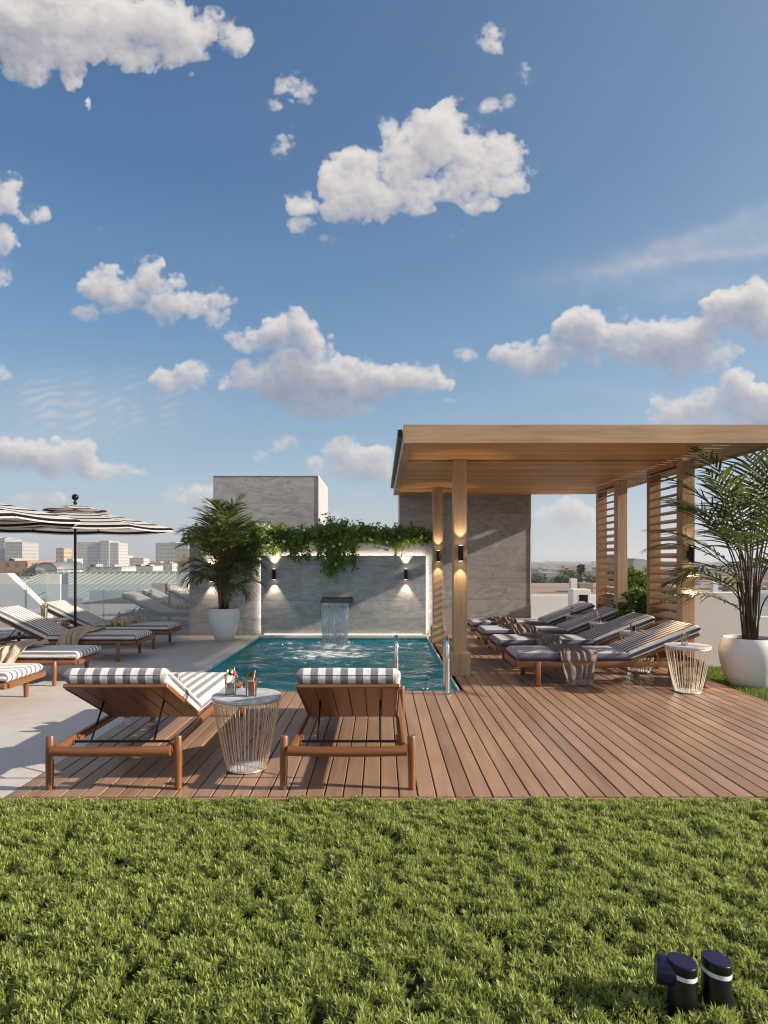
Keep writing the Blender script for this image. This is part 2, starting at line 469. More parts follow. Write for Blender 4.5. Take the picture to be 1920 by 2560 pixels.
# ------------------------------------------------------------------ camera, sun, sky
cam = bpy.data.cameras.new('camera'); co = bpy.data.objects.new('camera', cam); COL.objects.link(co)
co.location = (0, 0, 1.35); co.rotation_euler = (R(90), 0, 0)
cam.lens = F_ / 2212 * 36; cam.sensor_width = 36; cam.sensor_fit = 'AUTO'
cam.shift_y = (HY - 1106) / 2212; cam.shift_x = (829.5 - HX) / 2212
cam.clip_end = 20000; cam.clip_start = .05
scene.camera = co
SUN_E = R(23.5)
sd = Vector((1, -.135, 0)).normalized() * math.cos(SUN_E) + Vector((0, 0, math.sin(SUN_E)))   # towards the sun
sl = bpy.data.lights.new('sun', 'SUN'); sl.energy = 5.; sl.angle = R(.8); sl.color = (1., .86, .70)
so = bpy.data.objects.new('sun', sl); COL.objects.link(so); so.rotation_euler = sd.to_track_quat('Z', 'Y').to_euler()
so.location = (12, -2, 9)
vs = scene.view_settings
scene.display_settings.display_device = 'sRGB'
vs.view_transform = 'Standard'; vs.look = 'None'; vs.gamma = 1; vs.use_curve_mapping = False; vs.exposure = .74

def fbm2(w, h, cell, octs, seed, gain=.55):
    rg = np.random.default_rng(seed)
    out = np.zeros((h, w), np.float32); amp = 1.; tot = 0.
    yy, xx = np.arange(h, dtype=np.float32), np.arange(w, dtype=np.float32)
    for o in range(octs):
        c = max(cell / 2 ** o, 1.2)
        gy, gx = int(h / c) + 3, int(w / c) + 3
        g = rg.random((gy, gx), dtype=np.float32)
        fy, fx = yy / c, xx / c
        iy, ix = fy.astype(int), fx.astype(int)
        ty, tx = fy - iy, fx - ix
        ty = ty * ty * (3 - 2 * ty); tx = tx * tx * (3 - 2 * tx)
        a = g[iy][:, ix] * (1 - tx) + g[iy][:, ix + 1] * tx
        b = g[iy + 1][:, ix] * (1 - tx) + g[iy + 1][:, ix + 1] * tx
        out += amp * (a * (1 - ty)[:, None] + b * ty[:, None]); tot += amp; amp *= gain
    return out / tot

# cumulus banks: bearings (in the photograph's units) of their puffs: x, y, rx, ry
CLOUDS = [
 [(-20, 60, 130, 110), (90, 95, 110, 105), (180, 60, 150, 80), (290, 50, 130, 75), (370, 60, 90, 60), (400, 120, 60, 55), (300, 120, 70, 45), (440, 60, 60, 35), (508, 92, 30, 30), (60, 0, 160, 60)],
 [(760, 380, 60, 60), (800, 430, 100, 55), (740, 460, 60, 40), (880, 350, 75, 70), (840, 285, 35, 30), (960, 300, 85, 80), (985, 238, 36, 34), (920, 275, 50, 35), (1040, 340, 90, 60), (900, 420, 80, 50), (1010, 410, 80, 45), (1100, 330, 40, 35), (1090, 395, 50, 35), (1040, 445, 45, 24), (655, 440, 34, 34), (650, 490, 26, 20)],
 [(1155, 357, 24, 18)], [(1060, 228, 24, 22)], [(1100, 215, 14, 20)], [(1058, 82, 30, 30)], [(1132, 162, 22, 22)], [(635, 190, 40, 36)], [(612, 322, 30, 24)], [(582, 228, 20, 14)], [(715, 525, 32, 14)], [(980, 498, 18, 12)], [(1040, 275, 14, 14)],
 [(0, 430, 50, 60), (20, 400, 30, 30), (55, 470, 44, 26), (-5, 540, 40, 50), (10, 600, 26, 22)],
 [(225, 610, 46, 44), (265, 640, 60, 42), (325, 600, 36, 42), (340, 650, 70, 40), (405, 640, 60, 30), (455, 655, 50, 30), (390, 605, 26, 18), (480, 700, 26, 30), (510, 735, 24, 24), (540, 735, 20, 26), (180, 675, 32, 18)],
 [(600, 720, 46, 32), (630, 705, 44, 34), (660, 735, 56, 32), (690, 755, 34, 22)],
 [(400, 812, 56, 26), (370, 822, 44, 22), (425, 800, 34, 18), (485, 824, 22, 18)],
 [(560, 815, 62, 40), (640, 830, 110, 52), (620, 790, 50, 30), (720, 820, 110, 56), (700, 780, 44, 24), (800, 830, 100, 46), (780, 790, 40, 24), (880, 815, 70, 34), (940, 825, 46, 30), (690, 880, 110, 28), (770, 888, 50, 18)],
 [(970, 866, 22, 6)],
 [(1110, 775, 50, 28), (1180, 770, 80, 44), (1270, 720, 60, 50), (1330, 710, 80, 48), (1300, 770, 110, 40), (1420, 730, 100, 48), (1500, 720, 90, 42), (1580, 690, 90, 50), (1640, 650, 60, 45), (1660, 700, 80, 50), (1480, 770, 120, 34)],
 [(1580, 840, 40, 44), (1550, 870, 70, 46), (1620, 880, 70, 50), (1470, 880, 60, 34), (1680, 900, 60, 50), (1440, 905, 50, 26), (1560, 910, 120, 30)],
 [(40, 975, 70, 28), (110, 975, 60, 28), (10, 1000, 80, 34), (130, 1005, 90, 30), (220, 1020, 70, 22), (300, 1030, 46, 16), (170, 975, 34, 22)],
 [(730, 968, 34, 26), (760, 985, 36, 24), (700, 1010, 46, 22), (760, 1015, 70, 26), (830, 1000, 50, 30), (820, 1025, 60, 16)],
 [(610, 965, 34, 18)], [(1000, 765, 30, 18)], [(990, 740, 14, 10)], [(950, 742, 12, 12)],
 [(400, 1070, 60, 22), (440, 1060, 34, 18)], [(768, 1070, 30, 14)], [(10, 795, 40, 18)], [(100, 1075, 40, 16), (60, 1080, 40, 12)],
 [(1200, 1115, 46, 24), (1230, 1105, 26, 28), (1250, 1120, 40, 20)], [(700, 1120, 40, 16)], [(1340, 1150, 40, 14)], [(560, 985, 26, 12)],
 [(1760, 520, 90, 50), (1830, 560, 90, 44)], [(-160, 700, 80, 40)], [(-200, 960, 120, 36)], [(1800, 900, 140, 60)],
]
def cloud_image():
    X0, X1, Y0, Y1, S = -420, 2080, -420, 1208, 1.25
    w, h = int((X1 - X0) / S), int((Y1 - Y0) / S)
    px = X0 + (np.arange(w) + .5) * S; py = Y1 - (np.arange(h) + .5) * S     # row 0 = bottom
    GX, GY = np.meshgrid(px.astype(np.float32), py.astype(np.float32))
    rg = np.random.default_rng(5)
    wx = (fbm2(w, h, 70, 5, 1) - .5); wy = (fbm2(w, h, 70, 5, 2) - .5)
    T = np.zeros((h, w), np.float32)
    LOW = np.full((h, w), 9999., np.float32)
    def stamp(x, y, rx, ry, warp, amp=1.):
        nonlocal T
        i0, i1 = int((x - 1.7 * rx - X0) / S), int((x + 1.7 * rx - X0) / S) + 1
        j0, j1 = int((Y1 - (y + 1.7 * ry)) / S), int((Y1 - (y - 1.7 * ry)) / S) + 1
        i0, j0, i1, j1 = max(i0, 0), max(j0, 0), min(i1, w), min(j1, h)
        if i1 <= i0 or j1 <= j0: return
        sx = GX[j0:j1, i0:i1] + wx[j0:j1, i0:i1] * warp; sy = GY[j0:j1, i0:i1] + wy[j0:j1, i0:i1] * warp
        d2 = ((sx - x) / rx) ** 2 + ((sy - y) / ry) ** 2
        t = np.clip(1.12 - d2, 0, 1) * min(rx, ry) * amp
        cur = T[j0:j1, i0:i1]
        T[j0:j1, i0:i1] = np.maximum(cur, t) + .18 * np.minimum(cur, t)
    for cl in CLOUDS:
        for (x, y, rx, ry) in cl:
            lone = len(cl) == 1 and min(rx, ry) < 42
            if lone: rx, ry = rx * 1.15, ry * 1.15
            elif min(rx, ry) < 40: rx, ry = rx * 1.15, ry * 1.15
            amp = .42 if lone else 1.
            if not lone and 200 < y < 540: rx, ry = rx * .9, ry * .9
            stamp(x, y, rx * .95, ry * .95, min(rx, ry) * 1.9, amp)
            n = int(10 + min(rx, ry) * .5)
            for _ in range(n):                      # cauliflower billows round the upper rim
                a = rg.uniform(-.35, PI + .35) if rg.random() < .75 else rg.uniform(0, 2 * PI)
                k = rg.uniform(.55, 1.0)
                r = min(rx, ry) * rg.uniform(.12, .36)
                stamp(x + rx * k * math.cos(a), y - ry * k * math.sin(a), r * rg.uniform(.9, 1.4), r, r * 2.4, amp)
    det = fbm2(w, h, 30, 6, 3, .62); fine = fbm2(w, h, 8, 3, 4, .65); bil = 1 - np.abs(2 * fbm2(w, h, 22, 4, 6, .6) - 1) * 2.2
    # ragged rim: thin parts are eaten away far more than the heavy core
    mid = fbm2(w, h, 64, 4, 12, .6)
    ero = (det - .5) * 62 + (mid - .5) * 64 + (fine - .5) * 10 + (bil - .5) * 8
    Te = np.maximum(T * 1.0 + ero * np.clip(.12 + T / 12, 0, 1) * np.clip(1.3 - T / 110, .4, 1) - 3.5, 0)
    veil = np.clip(T * .030, 0, 1) * np.clip((det - .30) * 1.9, 0, 1) * .42       # thin torn vapour round the heaps
    # optical depth towards the light, which stands up and to the right
    soft = Te.copy()
    for _ in range(2):
        soft = (soft + np.roll(soft, 2, 0) + np.roll(soft, -2, 0) + np.roll(soft, 2, 1) + np.roll(soft, -2, 1)) / 5
    occ = np.zeros_like(Te)
    for k in range(1, 16):
        st = k * 5.0 / S
        dx, dy = int(round(st * .35)), int(round(st * .94))
        sh = np.zeros_like(Te); sh[:h - dy, :w - dx] = soft[dy:, dx:]
        occ += sh * (1 / (1 + .10 * k))
    occ /= 15.
    hgt = np.clip((GY - 420) / 380, 0, 1)
    lit = np.exp(-occ * (.012 + .040 * hgt))
    alpha = np.clip(1 - np.exp(-(Te * (.026 + .040 * lit ** 2)) ** 1.15), 0, .985)      # crisp lit tops, frayed undersides
    alpha = np.maximum(alpha, veil)
    wide = soft.copy()
    for q in (4, 8, 12, 16):
        wide = (wide + np.roll(wide, q, 0) + np.roll(wide, -q, 0) + np.roll(wide, q, 1) + np.roll(wide, -q, 1)) / 5
    gy, gx = np.gradient(wide * .65 + soft * .35)
    rel = np.clip(-(gx * .45 + gy * .9) * .16, -.35, .35)
    br = np.clip(.06 + lit * .90 + rel * .55 + (det - .5) * .13 + (mid - .5) * .20 + (bil - .5) * .06, 0, 1)
    # thin high cirrus streaks
    ci = np.zeros_like(Te)
    st1 = fbm2(w, h, 90, 5, 21, .6)
    def streak(x0, y0, x1, y1, wd, am, seed):
        nonlocal ci
        L = math.hypot(x1 - x0, y1 - y0); ux, uy = (x1 - x0) / L, (y1 - y0) / L
        s = ((GX - x0) * ux + (GY - y0) * uy) / L; d = (-(GX - x0) * uy + (GY - y0) * ux) + (st1 - .5) * wd * 2.0
        ci += am * np.exp(-(d / wd) ** 2) * np.clip(s * 3, 0, 1) * np.clip((1.15 - s) * 4, 0, 1) * (.4 + det * 1.1)
    streak(1080, 630, 1900, 470, 34, .26, 0); streak(1180, 600, 1800, 520, 12, .20, 1); streak(1300, 640, 1800, 610, 30, .18, 2); streak(1080, 830, 1500, 860, 18, .10, 2)
    streak(1350, 570, 1750, 420, 20, .20, 3)
    pat = np.exp(-((GX - 170) / 210) ** 2 - ((GY - 880) / 65) ** 2)
    rip = .5 + .5 * np.sin((GY * .55 + GX * .16) * .55 + wx * 16)
    ci += pat * (.20 + .46 * rip * np.clip((det - .35) * 3, 0, 1))
    pat2 = np.exp(-((GX - 60) / 140) ** 2 - ((GY - 960) / 30) ** 2); ci += pat2 * .12
    ci = np.clip(ci, 0, .5)
    al = 1 - (1 - alpha) * (1 - ci)
    br = (br * alpha + .80 * ci * (1 - alpha)) / np.maximum(al, 1e-4)
    buf = np.ones((h, w, 4), np.float32); buf[..., 0] = al; buf[..., 1] = br; buf[..., 2] = np.clip((GY + 100) / 1300, 0, 1)
    im = bpy.data.images.new('cloud_field', w, h, float_buffer=True, alpha=True)
    im.colorspace_settings.name = 'Non-Color'
    im.pixels.foreach_set(buf.ravel()); im.update(); im.pack()
    return im, (X0, X1, Y0, Y1)

def make_world():
    w = bpy.data.worlds.new('World'); scene.world = w; w.use_nodes = True
    nt = w.node_tree; nt.nodes.clear(); t = NT(nt)
    out = t.n('ShaderNodeOutputWorld')
    sky = t.n('ShaderNodeTexSky', sky_type='NISHITA', sun_disc=False, sun_elevation=SUN_E, sun_rotation=math.atan2(sd.x, sd.y),
              altitude=200., air_density=1., dust_density=1.2, ozone_density=3.)
    g = t.n('ShaderNodeTexCoord').outputs['Generated']
    x, y, z = t.xyz(g)
    el = t.ramp(z, [(0., (.300, .335, .372)), (.06, (.262, .308, .355)), (.16, (.165, .252, .328)), (.32, (.068, .164, .282)), (.50, (.024, .090, .205)), (.68, (.011, .060, .162)), (1., (.008, .043, .13))])
    dt = t.n('ShaderNodeVectorMath', {0: g, 1: tuple(sd)}, operation='DOT_PRODUCT').outputs['Value']
    au = t.m('POWER', t.m('MAXIMUM', t.m('MULTIPLY_ADD', dt, .5, .5), 0.), 4.)
    el = t.mix(t.m('MULTIPLY', au, .75, clamp=True), el, (.33, .40, .455, 1))
    bg1 = t.n('ShaderNodeBackground', {'Color': sky.outputs[0], 'Strength': .03})
    bg2 = t.n('ShaderNodeBackground', {'Color': el, 'Strength': .71})
    bg = t.n('ShaderNodeAddShader', {0: bg1.outputs[0], 1: bg2.outputs[0]})
    im, (X0, X1, Y0, Y1) = cloud_image()
    ys = t.m('MAXIMUM', y, .02)
    u = t.m('MULTIPLY_ADD', t.m('DIVIDE', x, ys), F_ / (X1 - X0), (HX - X0) / (X1 - X0))
    v = t.m('MULTIPLY_ADD', t.m('DIVIDE', z, ys), F_ / (Y1 - Y0), (Y1 - HY) / (Y1 - Y0))
    ti = t.n('ShaderNodeTexImage', {'Vector': t.vec(u, v, 0.)}, image=im, interpolation='Cubic', extension='CLIP')
    a, b, c = [t.n('ShaderNodeSeparateColor', {0: ti.outputs[0]}).outputs[i] for i in range(3)]
    a = t.m('MULTIPLY', a, t.m('GREATER_THAN', y, .03))
    cc = t.ramp(b, [(.12, (.30, .315, .40)), (.45, (.48, .475, .525)), (.75, (.70, .66, .65)), (1., (.86, .81, .77))])
    cb = t.n('ShaderNodeBackground', {'Color': cc, 'Strength': .56})
    mx = t.n('ShaderNodeMixShader', {0: a, 1: bg.outputs[0], 2: cb.outputs[0]})
    # broken bright cloud added behind the camera, out of view, as frontal fill light
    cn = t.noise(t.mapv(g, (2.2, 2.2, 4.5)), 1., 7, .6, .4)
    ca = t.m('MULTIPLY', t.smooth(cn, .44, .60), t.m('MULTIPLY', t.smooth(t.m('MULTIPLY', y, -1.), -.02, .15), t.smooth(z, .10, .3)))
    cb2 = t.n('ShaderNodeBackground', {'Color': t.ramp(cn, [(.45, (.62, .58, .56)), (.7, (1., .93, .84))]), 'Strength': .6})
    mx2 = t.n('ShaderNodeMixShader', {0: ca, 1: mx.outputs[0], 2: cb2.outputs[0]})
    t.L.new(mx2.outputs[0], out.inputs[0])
make_world()

# ------------------------------------------------------------------ the terrace: ground, deck, pool
PX0, PX1, PY0, PY1 = -2.14, .805, 6.61, 11.24      # pool basin
DX1, DY0, DY1 = 3.66, 3.66, 11.6                   # deck
WL = -.065                                         # water level
b = MB()
b.box(-9.5, PX0 - .05, PY0 - .001, 12.9, -.25, -.004); b.box(-9.5, PX0 - .008, DY0 - .03, PY0 - .002, -.25, -.004)
struct(b.build('terrace_floor', M['terrace_concrete'], bevel=0))
b = MB()      # the building that carries the roof terrace
b.box(-9.6, 9.2, -3.2, PY0 - .32, -6.2, -.28)
b.box(-9.6, PX0 - .32, PY0 - .32, 17., -6.2, -.28); b.box(PX1 + .32, 9.2, PY0 - .32, 17., -6.2, -.28); b.box(PX0 - .32, PX1 + .32, PY1 + .32, 17., -6.2, -.28)
b.box(PX0 - .32, PX1 + .32, PY0 - .32, PY1 + .32, -6.2, -1.6)
struct(b.build('roof_slab', M['base_concrete']))
b = MB()
b.box(-9.5, PX0 - .05, 12.9, 17., -.25, -.02); b.box(PX1 + .2, 9., 11.61, 17., -.25, -.02)
struct(b.build('roof_floor', M['base_concrete']))
# deck boards, one sheet of boards
b = MB()
rd = random.Random(3)
nb = int((DX1 - PX0) / DP) + 1
for i in range(nb):
    x0 = PX0 + i * DP; x1 = min(x0 + DP - .008, DX1)
    if x1 - x0 < .02: continue
    spans = [(DY0, DY1)]
    if x0 < PX1 - .01: spans = [(DY0, PY0 - .004)]
    if x0 < PX1 and x1 > PX1: spans = [(DY0, PY0 - .004)] ; 
    for (ya, yb) in spans:
        dz = rd.uniform(-.0012, .0012); e = .003
        prof = [(x0, -.024), (x1, -.024), (x1, -e + dz), (x1 - e, dz), (x0 + e, dz), (x0, -e + dz)]
        vs = [(x, ya, z) for x, z in prof] + [(x, yb, z) for x, z in prof]
        fs = [(k, (k + 1) % 6, 6 + (k + 1) % 6, 6 + k) for k in range(6)] + [tuple(range(5, -1, -1)), tuple(range(6, 12))]
        b.add(vs, fs)
x0 = PX1 + .003
struct(b.build('deck', M['deck_wood']))
b = MB()
b.box(PX0, DX1, DY0, PY0 - .3, -.06, -.0285); b.box(PX1 + .25, DX1, PY0 - .3, DY1, -.06, -.0285)
struct(b.build('deck_underlay', M['dark_gap']))
b = MB()
b.box(PX0 - .006, DX1 + .02, DY0 - .03, DY0 - .006, -.14, -.004); b.box(DX1 + .004, DX1 + .022, DY0, DY1, -.14, -.004)
struct(b.build('deck_edge', M['deck_wood']))
# pool: a basin with tiled walls, the coping and the water
pool = empty('swimming_pool', ((PX0 + PX1) / 2, (PY0 + PY1) / 2, 0))
tag(pool, 'rectangular turquoise pool sunk between the wooden deck and the stone wall', 'pool')
def rel(o, parent):
    o.parent = parent; o.location = Vector(o.location) - Vector(parent.location); return o
b = MB(); d_ = -1.35
b.add([(PX0, PY0, d_), (PX1, PY0, d_), (PX1, PY1, d_), (PX0, PY1, d_)], [(0, 1, 2, 3)])
for (xa, ya, xb, yb) in ((PX0, PY0, PX1, PY0), (PX1, PY0, PX1, PY1), (PX1, PY1, PX0, PY1), (PX0, PY1, PX0, PY0)):
    b.add([(xa, ya, d_), (xb, yb, d_), (xb, yb, -.012), (xa, ya, -.012)], [(0, 1, 2, 3)])
rel(b.build('basin', M['pool_tile']), pool)
b = MB()
b.box(PX0 - .05, PX0 + .012, PY0 - .0, PY1, -.03, .004)
b.box(PX0 - .05, PX1 + .20, PY1 - .012, PY1 + .06, -.03, .022)
b.box(PX1 - .01, PX1 + .012, PY0, PY1 - .012, -.03, -.002)
rel(b.build('coping', M['coping'], bevel=.004), pool)
def wfn(u, v):
    x = PX0 + .001 + u * (PX1 - PX0 - .002); y = PY0 + .001 + v * (PY1 - PY0 - .002)
    r = math.hypot(x + .77, y - 10.45)
    z = .010 * math.sin(r * 9.5) * math.exp(-r * .7)
    q = x + .35 * math.sin(1.7 * y + .6 * x); p = y + .3 * math.sin(1.3 * x)
    z += .0095 * (math.sin(2.3 * q + 5.2 * p) + math.sin(-2.9 * q + 7.1 * p + 1.) + .7 * math.sin(4.1 * q + 11.3 * p + 2.) + .6 * math.sin(-5.3 * q + 9.1 * p))
    return (x, y, WL + z)
rel(MB().grid(wfn, 90, 150).build('water_surface', M['pool_water'], smooth=True), pool)
for x in (-1.3, .42):       # underwater lamps in the near wall of the basin
    o = rel(MB().cyl((0, 0, 0), (0, .03, 0), .085, n=20).build('pool_light', M['pool_lens'], loc=(x, PY0 + .003, -.40)), pool)
    l = bpy.data.lights.new('pool_lamp', 'SPOT'); l.spot_size = R(125); l.spot_blend = .6; l.energy = 60; l.color = (.25, .95, 1.); l.shadow_soft_size = .08
    lo = bpy.data.objects.new('pool_lamp', l); COL.objects.link(lo); lo.parent = o; lo.location = (0, .05, 0); lo.rotation_euler = (R(62), 0, 0)

# ------------------------------------------------------------------ lawn
def lawn_mesh(name, pts, hz, mat, leaves, llen, lwid, seed, label, tilt=(15, 82)):
    """tufts: every tuft is a rosette of narrow leaves"""
    rg = np.random.default_rng(seed)
    n = len(pts); N = n * leaves
    base = np.repeat(pts, leaves, 0); sc = np.repeat(hz, leaves)
    az = rg.random(N) * 2 * PI
    ti = np.radians(rg.uniform(tilt[0], tilt[1], N))
    L = llen * sc * rg.uniform(.6, 1.25, N); W = lwid * rg.uniform(.7, 1.3, N)
    dx, dy = np.cos(az), np.sin(az)
    st = rg.uniform(.1, 1., N) * .020 * sc              # leaves leave the shoot at different heights
    p0 = base + np.stack([dx * .003, dy * .003, st], 1)
    d1 = np.stack([dx * np.sin(ti * .75), dy * np.sin(ti * .75), np.cos(ti * .75)], 1)
    d2 = np.stack([dx * np.sin(ti * 1.15), dy * np.sin(ti * 1.15), np.cos(ti * 1.15)], 1)
    s = np.stack([-dy, dx, rg.uniform(-.35, .35, N)], 1); s /= np.linalg.norm(s, axis=1)[:, None]
    pm = p0 + d1 * (L * .55)[:, None]; pt = pm + d2 * (L * .45)[:, None]
    hw = (s * W[:, None]) * .5
    V = np.stack([p0 - hw * .6, p0 + hw * .6, pm + hw, pm - hw, pt], 1).reshape(-1, 3)
    i0 = np.arange(N, dtype=np.int32) * 5
    quads = np.stack([i0, i0 + 1, i0 + 2, i0 + 3], 1); tris = np.stack([i0 + 3, i0 + 2, i0 + 4], 1)
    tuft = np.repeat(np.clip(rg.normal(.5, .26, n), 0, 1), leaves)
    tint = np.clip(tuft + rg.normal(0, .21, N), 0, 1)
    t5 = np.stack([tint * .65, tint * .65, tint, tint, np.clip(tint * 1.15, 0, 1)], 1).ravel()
    o = np_mesh(name, V, quads, tris, mat, attr=t5)
    return tag(o, label, 'ground cover', kind='stuff')
def vnoise(x, y, cell, seed):
    rg = np.random.default_rng(seed); g = rg.random((256, 256))
    fx, fy = x / cell + 50, y / cell + 50
    ix, iy = np.floor(fx).astype(int), np.floor(fy).astype(int); tx, ty = fx - ix, fy - iy
    tx = tx * tx * (3 - 2 * tx); ty = ty * ty * (3 - 2 * ty)
    G = lambda a, c: g[a % 256, c % 256]
    return (G(ix, iy) * (1 - tx) + G(ix + 1, iy) * tx) * (1 - ty) + (G(ix, iy + 1) * (1 - tx) + G(ix + 1, iy + 1) * tx) * ty
def lawn():
    sp = .0148
    gx, gy = np.meshgrid(np.arange(-2.9, 2.9, sp), np.arange(1.35, DY0 - .045, sp))
    x = gx.ravel() + RNG.uniform(-.5, .5, gx.size) * sp; y = gy.ravel() + RNG.uniform(-.5, .5, gx.size) * sp
    k = np.abs(x) < .62 * y + .34; x, y = x[k], y[k]
    k = ~((np.hypot(x - .905, y - 1.935) < .050) | (np.hypot(x - 1.01, y - 1.955) < .050)); x, y = x[k], y[k]
    n1 = vnoise(x, y, .062, 21) * .55 + vnoise(x, y, .029, 22) * .45; n2 = vnoise(x, y, .5, 3)
    edge = np.clip((DY0 - .02 - y) / .12, .55, 1)
    keep = n1 > .235 + .05 * (n2 - .5); low = n1 < .33
    h = (.78 + .42 * n1) * edge
    h = np.where(low, h * .7, h)
    x, y, h, n1 = x[keep], y[keep], h[keep], n1[keep]
    z = -.035 + .055 * n1 * edge[keep] if False else -.035 + .050 * n1
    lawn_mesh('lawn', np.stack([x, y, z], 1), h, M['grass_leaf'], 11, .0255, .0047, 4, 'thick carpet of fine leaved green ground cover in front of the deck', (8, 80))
    b = MB().box(-9.5, 9., -3.1, DY0 - .035, -.27, -.045)
    struct(b.build('lawn_soil', M['bed_soil']))
    b = MB().box(DX1 + .03, 9., DY0 - .03, 11.6, -.27, -.03)
    struct(b.build('turf_soil', M['bed_soil']))
    sp = .03
    gx, gy = np.meshgrid(np.arange(DX1 + .05, 6.4, sp), np.arange(4.2, 8.25, sp))
    x = gx.ravel() + RNG.uniform(-.5, .5, gx.size) * sp; y = gy.ravel() + RNG.uniform(-.5, .5, gx.size) * sp
    k = (np.abs(x) < .66 * y + .6) & (np.hypot(x - 3.985, y - 6.95) > .17) ; x, y = x[k], y[k]
    n1 = vnoise(x, y, .06, 8)
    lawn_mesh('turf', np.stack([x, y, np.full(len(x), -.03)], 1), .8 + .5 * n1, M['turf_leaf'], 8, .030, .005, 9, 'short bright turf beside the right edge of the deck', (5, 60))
lawn()

# ------------------------------------------------------------------ walls
fw = empty('feature_wall', (-1.25, 11.42, 0))
tag(fw, 'low stone clad wall behind the pool with a glowing recessed panel', 'wall')
b = MB(); b.box(-3.40, .91, 11.42, 11.95, -.1, 1.64)
rel(b.build('wall_body', M['stone_tile'], bevel=.004), fw)
b = MB(); b.box(-3.36, .87, 11.50, 11.88, 1.64, 1.69)
rel(b.build('planter_soil', M['soil']), fw)
b = MB(); b.box(-2.11, .79, 11.31, 11.355, .024, 1.415)
rel(b.build('stone_panel', M['stone_tile'], bevel=.002), fw)
for (x0, x1, z0, z1) in ((-2.07, .75, 1.36, 1.385), (-2.085, -2.06, .05, 1.36), (.74, .765, .05, 1.36)):
    b = MB(); b.box(x0, x1, 11.362, 11.378, z0, z1)
    rel(b.build('led_strip', M['led_warm']), fw)
b = MB(); b.box(-2.05, .73, 11.29, 11.305, .030, .040)
rel(b.build('led_strip', M['led_soft']), fw)

tw = tag(MB().box(-3.39, -1.28, 13., 15.3, -.1, 3.03).build('stair_tower', M['stone_tile_dark'], bevel=.004), 'tall square grey stone block rising behind the low pool wall', 'stair tower')
cp = MB().box(-3.40, -1.27, 12.99, 15.31, 3.03, 3.05).build('coping_cap', M['white_plaster'], tw)
sidep = MB().box(-1.279, -1.262, 12.99, 15.31, -.1, 3.03).build('side_render', plain('grey_render', (.36, .36, .37), .85, 0, .08, 2.), tw)
hw = tag(MB().box(.345, 2.69, 11.62, 12.3, -.1, 3.0).build('stone_wall', M['stone_tile_dark'], bevel=.004), 'tall brown grey stone wall closing the back of the pergola', 'wall')
MB().box(2.691, 2.71, 11.61, 12.31, -.1, 3.0).build('end_trim', M['white_plaster'], hw)
MB().box(.325, .344, 11.61, 12.31, -.1, 3.0).build('end_trim', M['white_plaster'], hw)

# waterfall
wf = empty('waterfall_spout', (-.77, 11.31, .6))
tag(wf, 'dark metal waterfall spout on the stone panel pouring a sheet of water', 'waterfall')
b = MB(); b.box(-.25, .25, -.46, 0, .0, .065); b.box(-.25, -.235, -.475, -.46, .0, .065); b.box(.235, .25, -.475, -.46, 0, .065); b.box(-.27, .27, -.012, 0, -.02, .085)
b.build('spout', plain('spout_metal', (.075, .08, .085), .38, .7, .1), wf, bevel=.003)
b = MB(); rw = random.Random(5)
def strand(x, w, off, wob, z0, z1):
    n = 12; vs = []; fs = []
    for i in range(n + 1):
        s = i / n; z = z0 + (z1 - z0) * s
        drop = z0 - z
        y = -.47 - .11 * math.sqrt(max(drop, 0)) - off
        xx = x * (1 - .05 * s) + wob * math.sin(s * 7 + x * 40) * s
        ww = w * (1 - .35 * s)
        vs += [(xx - ww / 2, y, z), (xx, y - ww * .35, z), (xx + ww / 2, y, z)]
    for i in range(n):
        fs += [(3 * i, 3 * i + 1, 3 * i + 4, 3 * i + 3), (3 * i + 1, 3 * i + 2, 3 * i + 5, 3 * i + 4)]
    b.add(vs, fs)
for i in range(64):
    strand(-.225 + .45 * i / 63 + rw.uniform(-.004, .004), rw.uniform(.006, .022), rw.uniform(-.02, .025), rw.uniform(-.006, .006), .012 - (rw.random() < .2) * rw.uniform(0, .35), -.66)
for i in range(12):
    strand(-.2 + .4 * i / 11, .05, .0, .002, .014, -.66)
b.build('water_sheet', M['falling_water'], wf, smooth=True)
b = MB()
for i in range(240):
    a = rw.uniform(0, 2 * PI); r = abs(rw.gauss(0, .12))
    b.ball((rw.uniform(-.24, .24) + r * math.cos(a) * .6, -.60 + r * math.sin(a), -.655 + abs(rw.gauss(0, .018))), rw.uniform(.004, .014), 6, 4, (1.3, 1.3, .7))
b.build('splash_foam', plain('froth', (.78, .82, .85), .4, 0, .05), wf, smooth=True)['kind'] = 'stuff'

